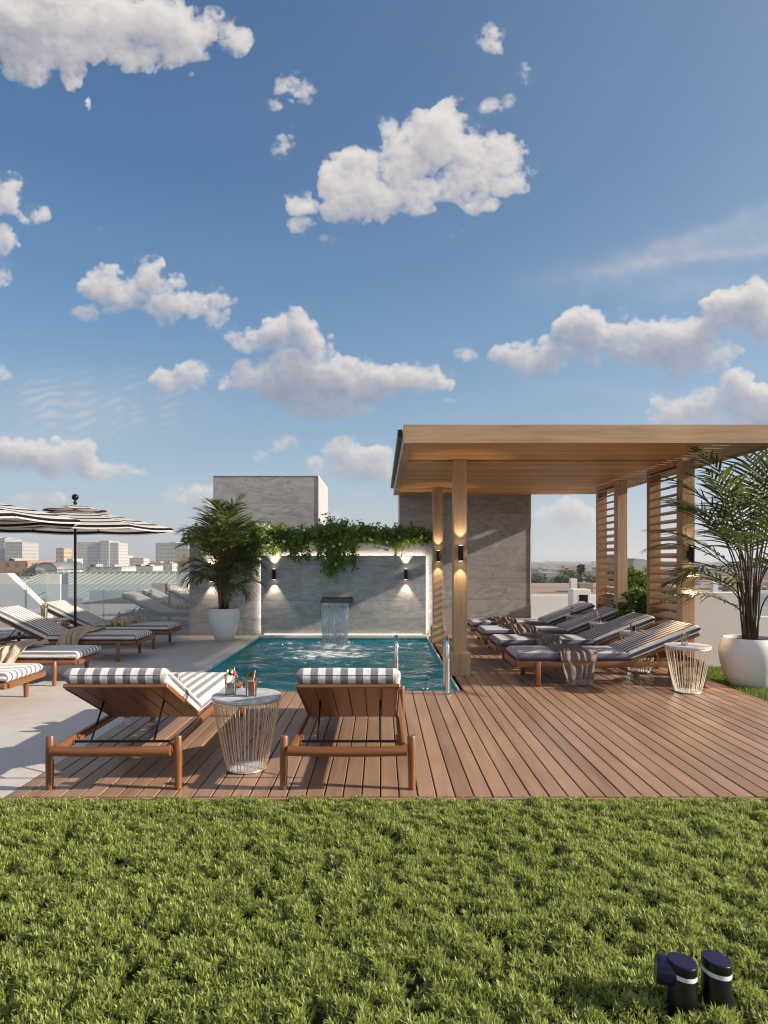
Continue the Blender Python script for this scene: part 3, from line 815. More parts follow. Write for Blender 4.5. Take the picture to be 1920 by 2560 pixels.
# ------------------------------------------------------------------ wall sconces
def spot(parent, loc, down, energy, size=74, col=(1., .80, .56), blend=.55, aim=None):
    l = bpy.data.lights.new('sconce_lamp', 'SPOT'); l.energy = energy; l.spot_size = R(size); l.spot_blend = blend; l.color = col; l.shadow_soft_size = .012
    o = bpy.data.objects.new('sconce_lamp', l); COL.objects.link(o); o.parent = parent; o.location = loc
    o.rotation_euler = (0, 0, 0) if down else (PI, 0, 0)
    if aim is not None: o.rotation_euler = (Vector(loc) + Vector(parent.location) - Vector(aim)).to_track_quat('Z', 'Y').to_euler()
    return o
def sconce(loc, label, energy, group, col=(1., .80, .56), rz=0, ledown=None, aim=None):
    t = empty('wall_sconce', loc, rz); tag(t, label, 'wall lamp', group)
    b = MB().cyl((0, -.062, -.09), (0, -.062, .09), .031, n=20)
    b.build('lamp_body', M['black_metal'], t, smooth='auto', bevel=.002)
    MB().box(-.022, .022, -.036, -.001, -.04, .04).build('wall_bracket', M['black_metal'], t, bevel=.002)
    for s in (-1, 1):
        MB().cyl((0, -.062, s * .0895), (0, -.062, s * .0915), .024, n=16).build('lens', M['lamp_lens'], t)
    spot(t, (0, -.062, -.096), True, energy if ledown is None else ledown, 74 if ledown is None else 66, col if ledown is None else (1., .66, .34), .55 if ledown is None else 1., aim); spot(t, (0, -.062, .096), False, energy)
    return t
G_S = 'black up and down wall lamps'
for x, lab in ((-1.87, 'black wall lamp on the pool panel, close to the potted palm'), (.435, 'black wall lamp on the pool panel, close to the pergola columns')):
    sconce((x, 11.308, 1.09), lab, 10., G_S)
sconce((-3.0, 11.418, 1.05), 'black wall lamp half hidden behind the fronds of the potted palm', 8., G_S)

# ------------------------------------------------------------------ pergola
pg = empty('pergola', (2.1, 9., 0))
tag(pg, 'flat roofed timber pergola with louvred screens over the shaded loungers', 'pergola')
def pbuild(b, name, mat, parent=pg, **k):
    o = b.build(name, M[mat], parent, **k)
    o.location = Vector(o.location) - Vector((2.1, 9., 0)); return o
RX0, RX1, RXS, RY0, RY1, RZ0, RZ1 = .225, 4.02, 3.39, 6.37, 11.58, 2.5, 2.685
pbuild(MB().box(RX0, RX1, RY0, RY0 + .045, RZ0, RZ1), 'fascia', 'oak_x', bevel=.003)
pbuild(MB().box(RX0, RX0 + .085, RY0 + .046, RY1, RZ0, RZ1), 'edge_beam', 'oak_y', bevel=.003)
pbuild(MB().box(RX1 - .05, RX1, RY0 + .046, RY1, RZ0, RZ1), 'edge_beam', 'oak_y', bevel=.003)
b = MB()      # ceiling boards running across, with V grooves, and open shadow gaps on the column lines
y = RY0 + .047; k = 0
while y < RY1 - .02:
    w_ = .066
    y2 = min(y + w_ - .004, RY1)
    gap = any(abs((y + y2) / 2 - g) < .04 for g in (7.60, 10.66))
    if not gap:
        b.box(RX0 + .087, RXS, y, y2, RZ0 + .012, RZ0 + .032)
    y += w_
pbuild(b, 'ceiling', 'oak_ceiling', bevel=.003)
pbuild(MB().box(RX0 + .087, RXS, RY0 + .046, RY1, RZ0 + .060, RZ1 - .01), 'roof_deck', 'dark_gap')
pbuild(MB().box(RX0 + .0, RX1, RY0 + .02, RY1, RZ1 + .001, RZ1 + .012), 'roof_cover', 'gutter') if False else None
b = MB(); y = RY0 + .10
while y < RY1 - .1:
    b.box(RXS + .002, RX1 - .051, y, y + .098, RZ0 + .015, RZ0 + .075); y += .165
pbuild(b, 'open_slats', 'oak_x', bevel=.003)
pbuild(MB().box(RXS - .04, RXS, RY0 + .046, RY1, RZ0 + .034, RZ1), 'beam', 'oak_y')
g_ = pbuild(MB().box(RX0 - .05, RX0 - .002, RY0 + .35, RY1, RZ1 - .06, RZ1 + .02), 'gutter', 'gutter', bevel=.003)
for cy in (7.42, 10.31):
    c_ = pbuild(MB().box(.84, .995, cy + .035, cy + .19, .27, 2.512), 'column', 'oak_z', bevel=.004)
    pb_ = MB().box(.81, 1.035, cy, cy + .225, .002, .27).build('column_base', M['oak_z'], c_, bevel=.005)
for cy in (7.42, 9.45):
    pbuild(MB().box(3.475, 3.62, cy, cy + .15, .002, 2.512), 'column', 'oak_z', bevel=.004)
for (ya, yb) in ((7.57, 8.48), (9.60, 10.48)):
    jb = pbuild(MB().box(3.50, 3.65, yb - .09, yb, .002, 2.512), 'screen_post', 'cedar_z', bevel=.004)
    b = MB(); z = .14
    while z < 2.45:
        Mx = Matrix.Translation((3.545, (ya + yb - .09) / 2, z)) @ Matrix.Rotation(R(-17), 4, 'Y')
        L = (yb - .09 - ya) / 2 - .001
        b.box(-.075, .075, -L, L, -.011, .011, Mx); z += .1045
    pbuild(b, 'louvre_slats', 'cedar_y', bevel=.003)
    pbuild(MB().box(3.49, 3.60, ya + .001, yb - .091, 2.452, 2.512), 'screen_head', 'cedar_y')
sconce((.917, 7.453, 1.42), 'black wall lamp on the nearer slim pergola column beside the pool', 5., G_S)
sconce((.917, 10.343, 1.40), 'black wall lamp on the rear slim pergola column beside the pool', 5., G_S)
sconce((3.547, 7.418, 1.40), 'black wall lamp on the louvred side column next to the big palm', 6., G_S, ledown=65., aim=(3.2, 6.45, 0))

# ------------------------------------------------------------------ grab rails of the pool ladder
def grab_rail(x, label):
    pts = [(x, 6.43, .0)]
    for i in range(6): pts.append((x, 6.43, .06 + .34 * i / 5))
    for i in range(1, 12):
        a = PI - PI * i / 12
        pts.append((x, 6.58 + .15 * math.cos(a), .41 + .15 * math.sin(a)))
    for i in range(6): pts.append((x, 6.73, .40 - .9 * i / 5))
    t = empty('grab_rail', (x, 6.43, 0)); tag(t, label, 'grab rail', 'steel rails of the pool ladder')
    MB().tube([(p[0] - x, p[1] - 6.43, p[2]) for p in pts], .021, 14).build('rail_tube', M['steel'], t, smooth='auto')
    MB().lathe([(.045, .001), (.045, .008), (.032, .016), (.022, .018)], 20).build('flange', M['steel'], t, smooth='auto')
grab_rail(.665, 'polished steel grab rail in full view at the pool corner by the column')
grab_rail(.155, 'polished steel grab rail partly hidden behind the lounger headrest')

# ------------------------------------------------------------------ loungers
TH = R(26); PL = .80
def cushion(L, W, T, name, mat, parent, loc, rot=None, seed=0, over=0.):
    rg = random.Random(seed); r = .042
    es = [0, .06, .2, .45, .75, 1.]
    us = [r * e for e in es] + [r + (L - 2 * r) * i / 22 for i in range(1, 22)] + [L - r * e for e in reversed(es)]
    ws = [r * e for e in es] + [r + (W - 2 * r) * i / 14 for i in range(1, 14)] + [W - r * e for e in reversed(es)]
    ph = [(rg.uniform(3, 9), rg.uniform(2, 9), rg.uniform(0, 6)) for _ in range(5)]
    def hgt(x, y):
        def e(d): return math.sqrt(max(0, 1 - (1 - min(d / r, 1)) ** 2))
        d1 = min(x, L - x); d2 = min(y, W - y)
        q = e(d1) * e(d2)
        bulge = .12 * (1 - (2 * y / W - 1) ** 2) * (1 - (2 * x / L - 1) ** 4)
        wr = sum(math.sin(a * x * 3 + c_ + bq * y * 2) for a, bq, c_ in ph) * .010
        return T / 2 * (q * (1 + bulge + wr))
    m = MB(); nu, nv = len(us), len(ws)
    vs = [(x, y - W / 2, hgt(x, y)) for x in us for y in ws] + [(x, y - W / 2, -T / 2 * min(1, hgt(x, y) / (T / 2))) for x in us for y in ws]
    fs = []
    for i in range(nu - 1):
        for j in range(nv - 1):
            a = i * nv + j
            fs.append((a, a + nv, a + nv + 1, a + 1)); a += nu * nv; fs.append((a, a + 1, a + nv + 1, a + nv))
    m.add(vs, fs)
    o = m.build(name, M[mat], parent, smooth=True, loc=loc, rot=rot)
    c = .012; z = -.004
    p = MB(); pts = []
    for i in range(60):
        a = 2 * PI * i / 60
        sx = math.copysign(abs(math.cos(a)) ** .16, math.cos(a)); sy = math.copysign(abs(math.sin(a)) ** .16, math.sin(a))
        pts.append((L / 2 + (L / 2 + .001) * sx, (W / 2 + .001) * sy, z))
    pts.append(pts[0])
    p.tube(pts, .0035, 5, False).build('piping', M[mat], o, smooth=True)
    return o
def make_lounger(fabric, style, label, group):
    t = empty('sun_lounger'); tag(t, label, 'sun lounger', group)
    sq = style == 'square'
    for s in (-1, 1):
        b = MB()
        if sq: b.box(0, 2.0, s * .335 - .016, s * .335 + .016, .20, .262)
        else:
            b.tube([(0.01, s * .325, .238), (.5, s * .325, .238), (1.99, s * .325, .238)], .027, 12)
        b.build('side_rail', M['teak_x'], t, smooth='auto', bevel=.005 if sq else 0)
    b = MB()
    if sq: b.box(1.98, 2.012, -.318, .318, .20, .262)
    else: b.box(1.972, 2.012, -.297, .297, .215, .262)
    b.build('end_rail', M['teak_y'], t, bevel=.008)
    b = MB()
    if sq: b.box(-.012, .02, -.318, .318, .20, .262)
    else: b.tube([(.0, -.345, .236), (-.008, -.2, .234), (-.01, 0, .233), (-.008, .2, .234), (.0, .345, .236)], .029, 14)
    b.build('end_rail', M['teak_y'], t, smooth='auto', bevel=.006 if sq else 0)
    for s in (-1, 1):
        for (x, h) in ((.045, .312), (1.78, .262)):
            b = MB()
            if sq:
                b.box(x - .025, x + .025, *((-.390, -.352) if s < 0 else (.352, .390)), 0, .262)
            else:
                b.tube([(x, s * .377, 0), (x, s * .376, h * .55), (x, s * .374, h - .006), (x, s * .374, h)], [.021, .0245, .0245, .021], 14)
            b.build('leg', M['teak_z'], t, smooth='auto', bevel=.004 if sq else 0)
    if sq:   # a middle pair under the hinge
        MB().box(.72, .77, -.318, .318, .20, .24).build('cross_rail', M['teak_y'], t, bevel=.004)
    else:
        MB().cyl((.17, -.30, .243), (.17, .30, .243), .008, n=8).build('cross_rod', M['black_metal'], t, smooth='auto')
        for s in (-1, 1): MB().box(.16, .30, s * .298 - .012, s * .298 + .012, .222, .25).build('rod_rack', M['teak_x'], t, bevel=.004)
    # backrest
    TH = R(21.5) if sq else R(26)
    rot = (0, TH, 0); piv = (.78, 0, .252)
    bk = empty('backrest', piv); bk.rotation_euler = rot; bk.parent = t
    b = MB()
    for i in range(6):
        w = .60 / 6
        b.box(-PL + .03, -.002, -.30 + i * w + .0025, -.30 + (i + 1) * w - .0025, -.010, .010)
    b.build('planks', M['teak_x'], bk, bevel=.003)
    MB().box(-PL, -PL + .03, -.31, .31, -.014, .014).build('top_batten', M['teak_y'], bk, bevel=.009)
    for s in (-1, 1): MB().box(-PL + .03, -.002, s * .305 - .005, s * .305 + .005, -.014, .014).build('side_batten', M['teak_x'], bk, bevel=.003)
    sx, sz = .78 - .47 * math.cos(TH), .252 + .47 * math.sin(TH) - .012
    for s in (-1, 1):
        if sq: b = MB().box(-.008, .008, -.011, .011, 0, 1.0); b = MB().tube([(sx, s * .21, sz), (.27, s * .21, .225)], .010, 8)
        else: b = MB().tube([(sx, s * .19, sz), (.172, s * .19, .243)], .0065, 8)
        b.build('support_strut', M['teak_z' if sq else 'black_metal'], t, smooth='auto')
    b = MB()
    for i in range(7): b.box(.79 + i * .17, .79 + i * .17 + .145, -.300, .300, .246, .262)
    b.build('seat_slats', M['teak_y'], t, bevel=.003)
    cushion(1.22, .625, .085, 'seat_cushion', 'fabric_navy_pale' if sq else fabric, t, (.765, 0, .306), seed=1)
    cushion(PL + .03, .625, .095, 'back_cushion', fabric, t, Vector(piv) + Euler(rot).to_matrix() @ Vector((-PL - .03, 0, .060)), rot, seed=2)
    return t
G_F, G_L, G_R = 'sun loungers on the deck facing the pool', 'sun loungers on the pale terrace', 'sun loungers under the pergola'
lf = make_lounger('fabric_wide', 'round', 'teak lounger with wide striped cushion seen from behind, right of the marble topped wire table', G_F)
lf.location = (-.195, 3.735, .002); lf.rotation_euler.z = R(90)
lf2 = copy_tree(lf); lf2.location = (-1.568, 3.735, .002); lf2.rotation_euler.z = R(90.4)
lf2['label'] = 'teak lounger with wide striped cushion seen from behind, straddling the edge between deck and terrace'
lf2['label'] = 'teak lounger with wide striped cushion seen from behind, left of the marble topped wire table'
LLY = (5.95, 7.25, 8.875, 10.08)
LLAB = ('striped terrace lounger of which only the foot end enters the picture, nearest of its row',
        'striped terrace lounger whose throw lies on its foot half, second from the grass',
        'striped terrace lounger with raised back and a beige throw hanging over its side rail',
        'striped terrace lounger beside the black umbrella pole, with a crumpled throw, nearest the glass')
ll = make_lounger('fabric_medium', 'round', LLAB[0], G_L)
for i, y in enumerate(LLY):
    o = ll if i == 0 else copy_tree(ll)
    o.location = (-5.27 + (0, 0, .02, .06)[i], y, -.003); o['label'] = LLAB[i]
RLY = (7.17, 8.30, 9.43, 10.56)
RLAB = ('navy striped lounger on square legs, nearest the open deck, mauve throw with hanging fringe',
        'navy striped lounger, second from the open deck under the pergola',
        'navy striped lounger, third from the open deck, behind the glass with a yellow straw',
        'navy striped lounger at the back of the pergola, closest to the tall stone wall')
lr = make_lounger('fabric_navy', 'square', RLAB[0], G_R)
for i, y in enumerate(RLY):
    o = lr if i == 0 else copy_tree(lr)
    o.location = (3.44, y, .002); o.rotation_euler.z = PI; o['label'] = RLAB[i]

# ------------------------------------------------------------------ throws
def throw(loc, width, path, mat, label, rz=0, seed=0, fold=.014, fringe=True, skew=0., nfold=5, group=None):
    """cloth strip: path = list of (across, height) in metres, width runs along the lounger"""
    rg = random.Random(seed)
    ds = [0]
    for i in range(1, len(path)): ds.append(ds[-1] + math.dist(path[i], path[i - 1]))
    def at(s):
        s *= ds[-1]
        for i in range(1, len(path)):
            if s <= ds[i] or i == len(path) - 1:
                k = (s - ds[i - 1]) / (ds[i] - ds[i - 1])
                return [path[i - 1][j] + (path[i][j] - path[i - 1][j]) * k for j in (0, 1)], i
    ph = [rg.uniform(0, 6) for _ in range(6)]
    def fn(u, v):
        # smoothed path
        pts = [at(min(1, max(0, u + d)))[0] for d in (-.035, -.015, 0, .015, .035)]
        a = sum(p[0] for p in pts) / 5; h = sum(p[1] for p in pts) / 5
        t1 = at(min(1, u + .02))[0]; t0 = at(max(0, u - .02))[0]
        dx, dz = t1[0] - t0[0], t1[1] - t0[1]; l = math.hypot(dx, dz) or 1
        nx, nz = -dz / l, dx / l
        if nz < -.2: nx, nz = -nx, -nz
        w1 = v + .10 * math.sin(u * 4 + ph[1]) + .05 * math.sin(9 * v + ph[5])
        f = fold * (1.1 * math.sin(nfold * .52 * 2 * PI * w1 + ph[0]) + .7 * math.sin(nfold * 1.13 * 2 * PI * w1 + ph[2] + u * 3) * (.5 + .5 * math.sin(u * 6 + v * 4 + ph[4])) + 1.2 + .45 * math.sin(u * 15 + v * 8 + ph[3]) + .3 * math.sin(u * 27 - v * 21))
        hang = max(0, min(1, (path[0][1] - h) / .1)) if path[0][1] > h else 0
        x = (v - .5) * width * (1 + .10 * math.sin(u * 6 + ph[4]) - .10 * hang) + skew * u + .012 * math.sin(u * 13 + v * 5)
        return (x, a + nx * f * (1 if abs(nx) > .5 else .3), h + nz * f + .004)
    t = empty('throw_blanket', loc, rz); tag(t, label, 'throw blanket', group)
    g = MB().grid(fn, 50, 72)
    c = g.build('cloth', M[mat], t, smooth=True, solid=.006)
    if fringe:
        b = MB()
        for i in range(34):
            v = (i + .5) / 34
            p = Vector(fn(1., v)); q = Vector(fn(.97, v)); d = (p - q).normalized()
            d = (d * .4 + Vector((rg.uniform(-.25, .25), rg.uniform(-.2, .2), -1))).normalized()
            b.tube([p, p + d * .03, p + d * .03 + Vector((rg.uniform(-.006, .006), rg.uniform(-.006, .006), -.03))], [.0028, .0022, .0014], 4)
        b.build('fringe', M['fringe_pale' if mat == 'throw_mauve' else 'white_ceramic'], t)
    return t
S_ = .349   # top of the seat cushion
GT = 'folded throws lying over the loungers'
HANG = [(.30, S_), (.0, S_ + .006), (-.29, S_), (-.335, S_ - .03), (-.352, .25), (-.372, .12), (-.382, .07)]
SHORT = [(.33, S_ - .02), (.28, S_ + .003), (0, S_ + .008), (-.26, S_ + .004), (-.325, S_ - .03), (-.36, .27), (-.39, .20)]
throw((2.05, 7.17, 0), .36, HANG, 'throw_mauve', 'mauve throw with pale fringe hanging down the side of the lounger nearest the open deck', 0, 3, .009, group=GT, skew=.06, nfold=9)
throw((2.02, 8.30, 0), .34, SHORT, 'throw_mauve', 'mauve throw bunched across the second pergola lounger', 0, 4, .013, True, .08, 10, GT)
throw((1.98, 9.43, 0), .34, SHORT, 'throw_mauve', 'mauve throw bunched across the third pergola lounger', 0, 5, .014, True, .08, 10, GT)
throw((1.95, 10.56, 0), .36, SHORT, 'throw_mauve', 'mauve throw bunched on the lounger by the tall stone wall', 0, 6, .014, False, .06, 10, GT)
LH = [(.22, S_ + .02), (.05, S_ + .03), (-.20, S_ + .02), (-.32, S_ - .005), (-.37, .27), (-.395, .20), (-.40, .16)]
throw((-4.0, 7.25, -.005), .34, LH, 'throw_beige', 'beige throw bunched on the second terrace lounger from the grass', 0, 7, .015, False, -.08, 8, GT)
throw((-4.05, 8.875, -.005), .34, LH, 'throw_beige', 'beige throw hanging over the rail of the terrace lounger with raised back', 0, 8, .015, False, -.08, 8, GT)
throw((-3.95, 10.08, -.005), .36, [(.25, S_ + .005), (.1, S_ + .02), (-.1, S_ + .015), (-.27, S_ + .004), (-.30, S_ - .01)], 'throw_beige', 'beige throw crumpled on the terrace lounger nearest the glass', .1, 9, .026, False, -.1, 6, GT)
throw((-1.60, 5.05, 0), .30, [(.0, S_ + .02), (.12, S_ + .03), (.26, S_ + .012), (.325, S_ - .03), (.36, .25), (.375, .14), (.38, .10)], 'throw_beige', 'tan throw with white fringe on the far seat of the deck lounger by the terrace', R(90), 10, .018, True, .08, 4, GT)

# ------------------------------------------------------------------ tables and drinks
def make_table(wire, label, group, top='marble', nw=36):
    t = empty('side_table'); tag(t, label, 'side table', group)
    MB().lathe([(.0, .452), (.214, .452), (.221, .457), (.222, .470), (.217, .476), (0, .478)], 48).build('table_top', M[top], t, smooth='auto')
    b = MB(); rw = random.Random(2)
    for i in range(nw):
        a = 2 * PI * (i + .5) / nw + (.35 * .09 if i % 2 else 0)
        pts = []
        for k in range(8):
            s = k / 7; z = .008 + .440 * s
            r = .122 + (.212 - .122) * (s ** .82)
            pts.append((r * math.cos(a), r * math.sin(a), z))
        b.tube(pts, .0030, 6, False)
    for (r, z) in ((.122, .007), (.213, .447)):
        ring = [(r * math.cos(2 * PI * k / 40), r * math.sin(2 * PI * k / 40), z) for k in range(41)]
        b.tube(ring, .0042, 6, False)
    b.build('wire_cage', M[wire], t, smooth='auto')
    MB().lathe([(0, .012), (.116, .012), (.118, .004), (.0, .003)], 32).build('base_plate', M['white_metal'], t, smooth='auto')
    return t
GTB = 'round wire side tables'
tb = make_table('wire', 'round marble topped wire table between the two deck loungers, two cocktails on it', GTB)
tb.location = (-.866, 4.15, .002)
tr = make_table('wire_white', 'pale wire side table standing in front of the pergola loungers on the open deck', GTB)
tr.location = (3.12, 6.545, .002)
for y, lab in ((7.735, 'pale wire side table wedged between the first and second pergola loungers'), (8.865, 'pale wire side table between the second and third pergola loungers'), (9.995, 'pale wire side table between the third and last pergola loungers')):
    c = copy_tree(tr); c.location = (3.10, y, .002); c['label'] = lab
wt = make_table('wicker', 'brown wicker side table between the terrace loungers, carrying a vase', GTB, nw=70)
wt.location = (-4.83, 9.475, -.003)

def glass(loc, fill, frac, label, r=.034, h=.115, garnish=None, straw=None, seed=0, name='drinking_glass', group='drinks on the side tables', fat=1.):
    t = empty(name, loc, seed * 1.3); tag(t, label, 'drink', group)
    r0 = r * .82
    prof = [(0, .0005), (r0, .0005), (r0 + .001, .004), (r, h), (r - .0022, h), (r0 - .002, .009), (0, .0085)]
    MB().lathe(prof, 28).build('tumbler', M['tumbler_glass'], t, smooth='auto')
    hf = .0095 + (h - .012) * frac
    rf = r0 - .003 + (r - r0) * (hf / h)
    MB().lathe([(0, .0095), (r0 - .0035, .0095), (rf, hf), (0, hf)], 24).build('drink', M[fill], t, smooth='auto')
    rg = random.Random(seed)
    if straw:
        MB().tube([(.006, 0, .02), (straw[0], straw[1], h + .045)], .0034, 8).build('straw', M['straw_paper'], t, smooth='auto')
    if garnish:
        if 'berry' in garnish:
            b = MB(); b.ball((.024, -.012, h + .010), .014, 10, 8, (1, 1, 1.15)); b.ball((.008, -.022, h + .002), .011, 10, 8)
            b.build('strawberry', M['strawberry'], t, smooth=True)
        if 'citrus' in garnish:
            MB().cyl((-.016, -.006, h - .006), (-.013, -.012, h - .004), .019, n=20).build('citrus_slice', M['citrus'], t, smooth='auto')
        if 'mint' in garnish or 'flower' in garnish:
            V = []; q = []
            b = MB()
            for i in range(26):
                a = rg.uniform(0, 2 * PI); el = rg.uniform(.2, 1.4); L = rg.uniform(.015, .030)
                p = Vector((rg.uniform(-.012, .012), rg.uniform(-.012, .012), h - .006 + rg.uniform(0, .02)))
                d = Vector((math.cos(a) * math.cos(el), math.sin(a) * math.cos(el), math.sin(el))); s = Vector((-math.sin(a), math.cos(a), 0)) * L * .28
                b.add([p, p + d * L * .5 + s, p + d * L, p + d * L * .5 - s], [(0, 1, 2, 3)])
            b.build('mint_sprig', M['shrub_leaf'], t)
            if 'flower' in garnish:
                b = MB()
                for i in range(14):
                    a = rg.uniform(0, 2 * PI); b.ball((-.014 + .016 * math.cos(a), .016 * math.sin(a), h + .018 + rg.uniform(-.008, .014)), .0065, 7, 5)
                b.build('flower_head', M['yellow_petal' if 'gold' in garnish else 'drink_lime'], t, smooth=True)
    return t
ZT = .002 + .478
glass((-.965, 4.135, ZT), 'drink_lime', .55, 'clear tumbler with straw, herbs and a red berry on the marble table', .041, .125, ('flower', 'mint', 'berry'), (.03, -.01), 1)
glass((-.825, 4.09, ZT), 'drink_pink', .80, 'pink strawberry cocktail with mint and a straw on the marble table', .040, .120, ('mint', 'berry'), (-.034, .0), 2)
glass((3.065, 6.50, ZT), 'drink_water', .10, 'empty looking tumbler with an orange slice on the table nearest the open deck', .038, .115, ('citrus',), None, 3)
glass((3.02, 7.70, ZT), 'drink_blue', .70, 'dark blue drink in a short tumbler on a pergola table', .040, .10, None, None, 4)
glass((2.86 + .13, 8.83, ZT), 'drink_red', .55, 'red drink with a leaning yellow straw on a pergola table', .033, .11, None, (-.03, .01), 5)
glass((2.95, 9.94, ZT), 'drink_red', .6, 'red drink with a mint sprig on the pergola table by the stone wall', .036, .10, ('mint',), (-.03, 0), 6)
glass((-4.93, 9.42, ZT - .005), 'drink_lime', .8, 'tall pale glass with orange and yellow flowers on the wicker table', .048, .20, ('flower', 'gold', 'mint', 'citrus'), None, 7, 'flower_glass', None)

# ------------------------------------------------------------------ plants
def leaf_strip(V, Q, T, p0, d, s, L, w, droop, tint, n=3):
    """one narrow leaflet, folded along its midrib, drooping to its tip"""
    up = d.cross(s).normalized()
    i0 = len(V); p = Vector(p0); dd = Vector(d)
    prof = [.55, 1., .75, 0] if n == 3 else [.6, 1., .9, .55, 0]
    for k in range(n + 1):
        w_ = w * prof[k]
        if k < n:
            V += [p - s * w_ / 2 , p + up * w_ * .18 * -1, p + s * w_ / 2]; T += [tint] * 3
        else:
            V += [p]; T += [tint]
        dd = (dd + Vector((0, 0, -droop / n))).normalized()
        p = p + dd * (L / n)
    for k in range(n - 1):
        a = i0 + 3 * k
        Q += [(a, a + 1, a + 4, a + 3), (a + 1, a + 2, a + 5, a + 4)]
    a = i0 + 3 * (n - 1); tip = i0 + 3 * n
    Q += [(a, a + 1, tip), (a + 1, a + 2, tip)]
def poly_mesh(name, V, F, T, mat, parent):
    me = bpy.data.meshes.new(name); me.from_pydata([tuple(v) for v in V], [], F); me.validate(); me.update()
    at = me.attributes.new('tint', 'FLOAT', 'POINT'); at.data.foreach_set('value', T)
    me.polygons.foreach_set('use_smooth', [True] * len(me.polygons))
    me.materials.append(mat)
    o = bpy.data.objects.new(name, me); COL.objects.link(o); o.parent = parent
    return o
def palm(loc, label, potprof, potmat, soilz, soilr, fronds, leafmat_, stemmat, seed, leaf_len, leaf_w, pairs, droop, stem_r=.011):
    t = empty('potted_palm', loc); tag(t, label, 'potted palm', 'palms in white pots')
    MB().lathe(potprof, 56).build('plant_pot', M[potmat], t, smooth='auto')
    MB().lathe([(0, soilz), (soilr, soilz - .004)], 32).build('potting_soil', M['soil'], t)
    rg = random.Random(seed)
    V = []; Q = []; T = []; st = MB()
    for (az, lean, hs, L, tilt, arch) in fronds:
        az = R(az) + rg.uniform(-.15, .15); d = Vector((math.cos(az), math.sin(az), 0))
        p0 = Vector((rg.uniform(-.05, .05), rg.uniform(-.05, .05), soilz - .01)) + d * .03
        pts = []; ang = R(lean) * .4; p = p0.copy(); n1 = 8
        for k in range(n1):
            pts.append(p.copy()); ang += R(lean) * .6 / n1
            if k >= n1 - 3: ang += R(tilt) * .18
            p = p + (d * math.sin(ang) + Vector((0, 0, math.cos(ang)))) * hs / n1
        ang += R(tilt) * .25
        n2 = 12; rach = []
        for k in range(n2 + 1):
            rach.append(p.copy()); ang += R(arch) / n2 * (.5 + 1.0 * k / n2)
            p = p + (d * math.sin(ang) + Vector((0, 0, math.cos(ang)))) * L / n2
        full = pts + rach
        st.tube(full, [stem_r * (1 - .85 * k / (len(full) - 1)) for k in range(len(full))], 6)
        tone = rg.uniform(.1, .75)
        side = d.cross(Vector((0, 0, 1))).normalized()
        roll = rg.uniform(-.5, .5)
        for k in range(pairs):
            s = .04 + .94 * k / (pairs - 1)
            f = s * n2; i = min(int(f), n2 - 1); q = rach[i].lerp(rach[i + 1], f - i)
            tg = (rach[i + 1] - rach[i]).normalized(); upv = side.cross(tg).normalized()
            if upv.z < 0: upv = -upv
            env = (.45 + .55 * math.sin(PI * min(1, .18 + s * .85))) * (1 - .35 * s)
            for sg in (-1, 1):
                if rg.random() < .03: continue
                sw = R(62 - 42 * s + rg.uniform(-7, 7))
                out = (side * sg * math.cos(roll * sg * .3) + upv * (.32 + roll * sg * .35)).normalized()
                dd = (tg * math.cos(sw) + out * math.sin(sw)).normalized()
                sd_ = dd.cross(upv).normalized()
                leaf_strip(V, Q, T, q, dd, sd_, leaf_len * env * rg.uniform(.85, 1.15), leaf_w * rg.uniform(.8, 1.15) * (.7 + .3 * env), droop * rg.uniform(.5, 1.4),
                           min(1, max(0, tone + rg.uniform(-.18, .18) + .25 * s)), 4)
    poly_mesh('fronds', V, Q, T, M[leafmat_], t)
    st.build('stems', M[stemmat], t, smooth=True)
    return t
rp = random.Random(21)
fr = []
for i in range(46):
    k = i / 45
    fr.append((i * 137.5, 2 + 7 * k + rp.uniform(-2, 3), .40 + .92 * (1 - k) ** .9 + rp.uniform(-.08, .1), .54 + .14 * rp.random(), 3 + 58 * k ** .9 + rp.uniform(-6, 10), 50 + 46 * k + rp.uniform(-10, 15)))
palm((-2.62, 10.74, -.003), 'bushy dark palm in a glossy white pot at the far corner of the pool',
     [(.0, 0), (.125, 0), (.140, .008), (.185, .10), (.225, .21), (.250, .33), (.256, .42), (.250, .49), (.236, .535), (.226, .537), (.224, .50), (.10, .49)],
     'white_ceramic', .505, .228, fr, 'palm_leaf', 'stem_brown', 3, .50, .026, 17, .75, .013)
rp = random.Random(5); fr = []
for i in range(20):
    k = i / 19
    fr.append((i * 137.5 + 20, 3 + 12 * k + rp.uniform(-2, 3), .55 + .80 * (1 - k) ** .75 + rp.uniform(-.08, .1), .66 + .22 * rp.random(), 4 + 55 * k + rp.uniform(-4, 8), 36 + 40 * k + rp.uniform(-10, 12)))
for (az, lean, hs, L, ti, ar) in ((178, 7, 1.30, .90, 38, 36), (196, 9, 1.12, .90, 44, 40), (168, 10, .92, .86, 50, 38), (188, 10, .62, .74, 60, 40), (205, 6, 1.45, .88, 30, 36), (175, 11, .40, .62, 62, 36), (30, 4, 1.42, .95, 8, 38), (60, 3, 1.45, .9, 4, 36), (300, 3, 1.45, .9, 6, 38)):
    fr.append((az, lean, hs, L, ti, ar))
palm((3.985, 6.95, -.035), 'tall airy palm in a large matte white pot on the strip of turf',
     [(.0, 0), (.165, 0), (.185, .01), (.245, .12), (.287, .25), (.306, .36), (.300, .45), (.272, .525), (.258, .542), (.246, .538), (.246, .50), (.10, .49)],
     'white_stone_pot', .505, .25, fr, 'palm_leaf_pale', 'stem_dark', 4, .47, .029, 16, .62, .010)

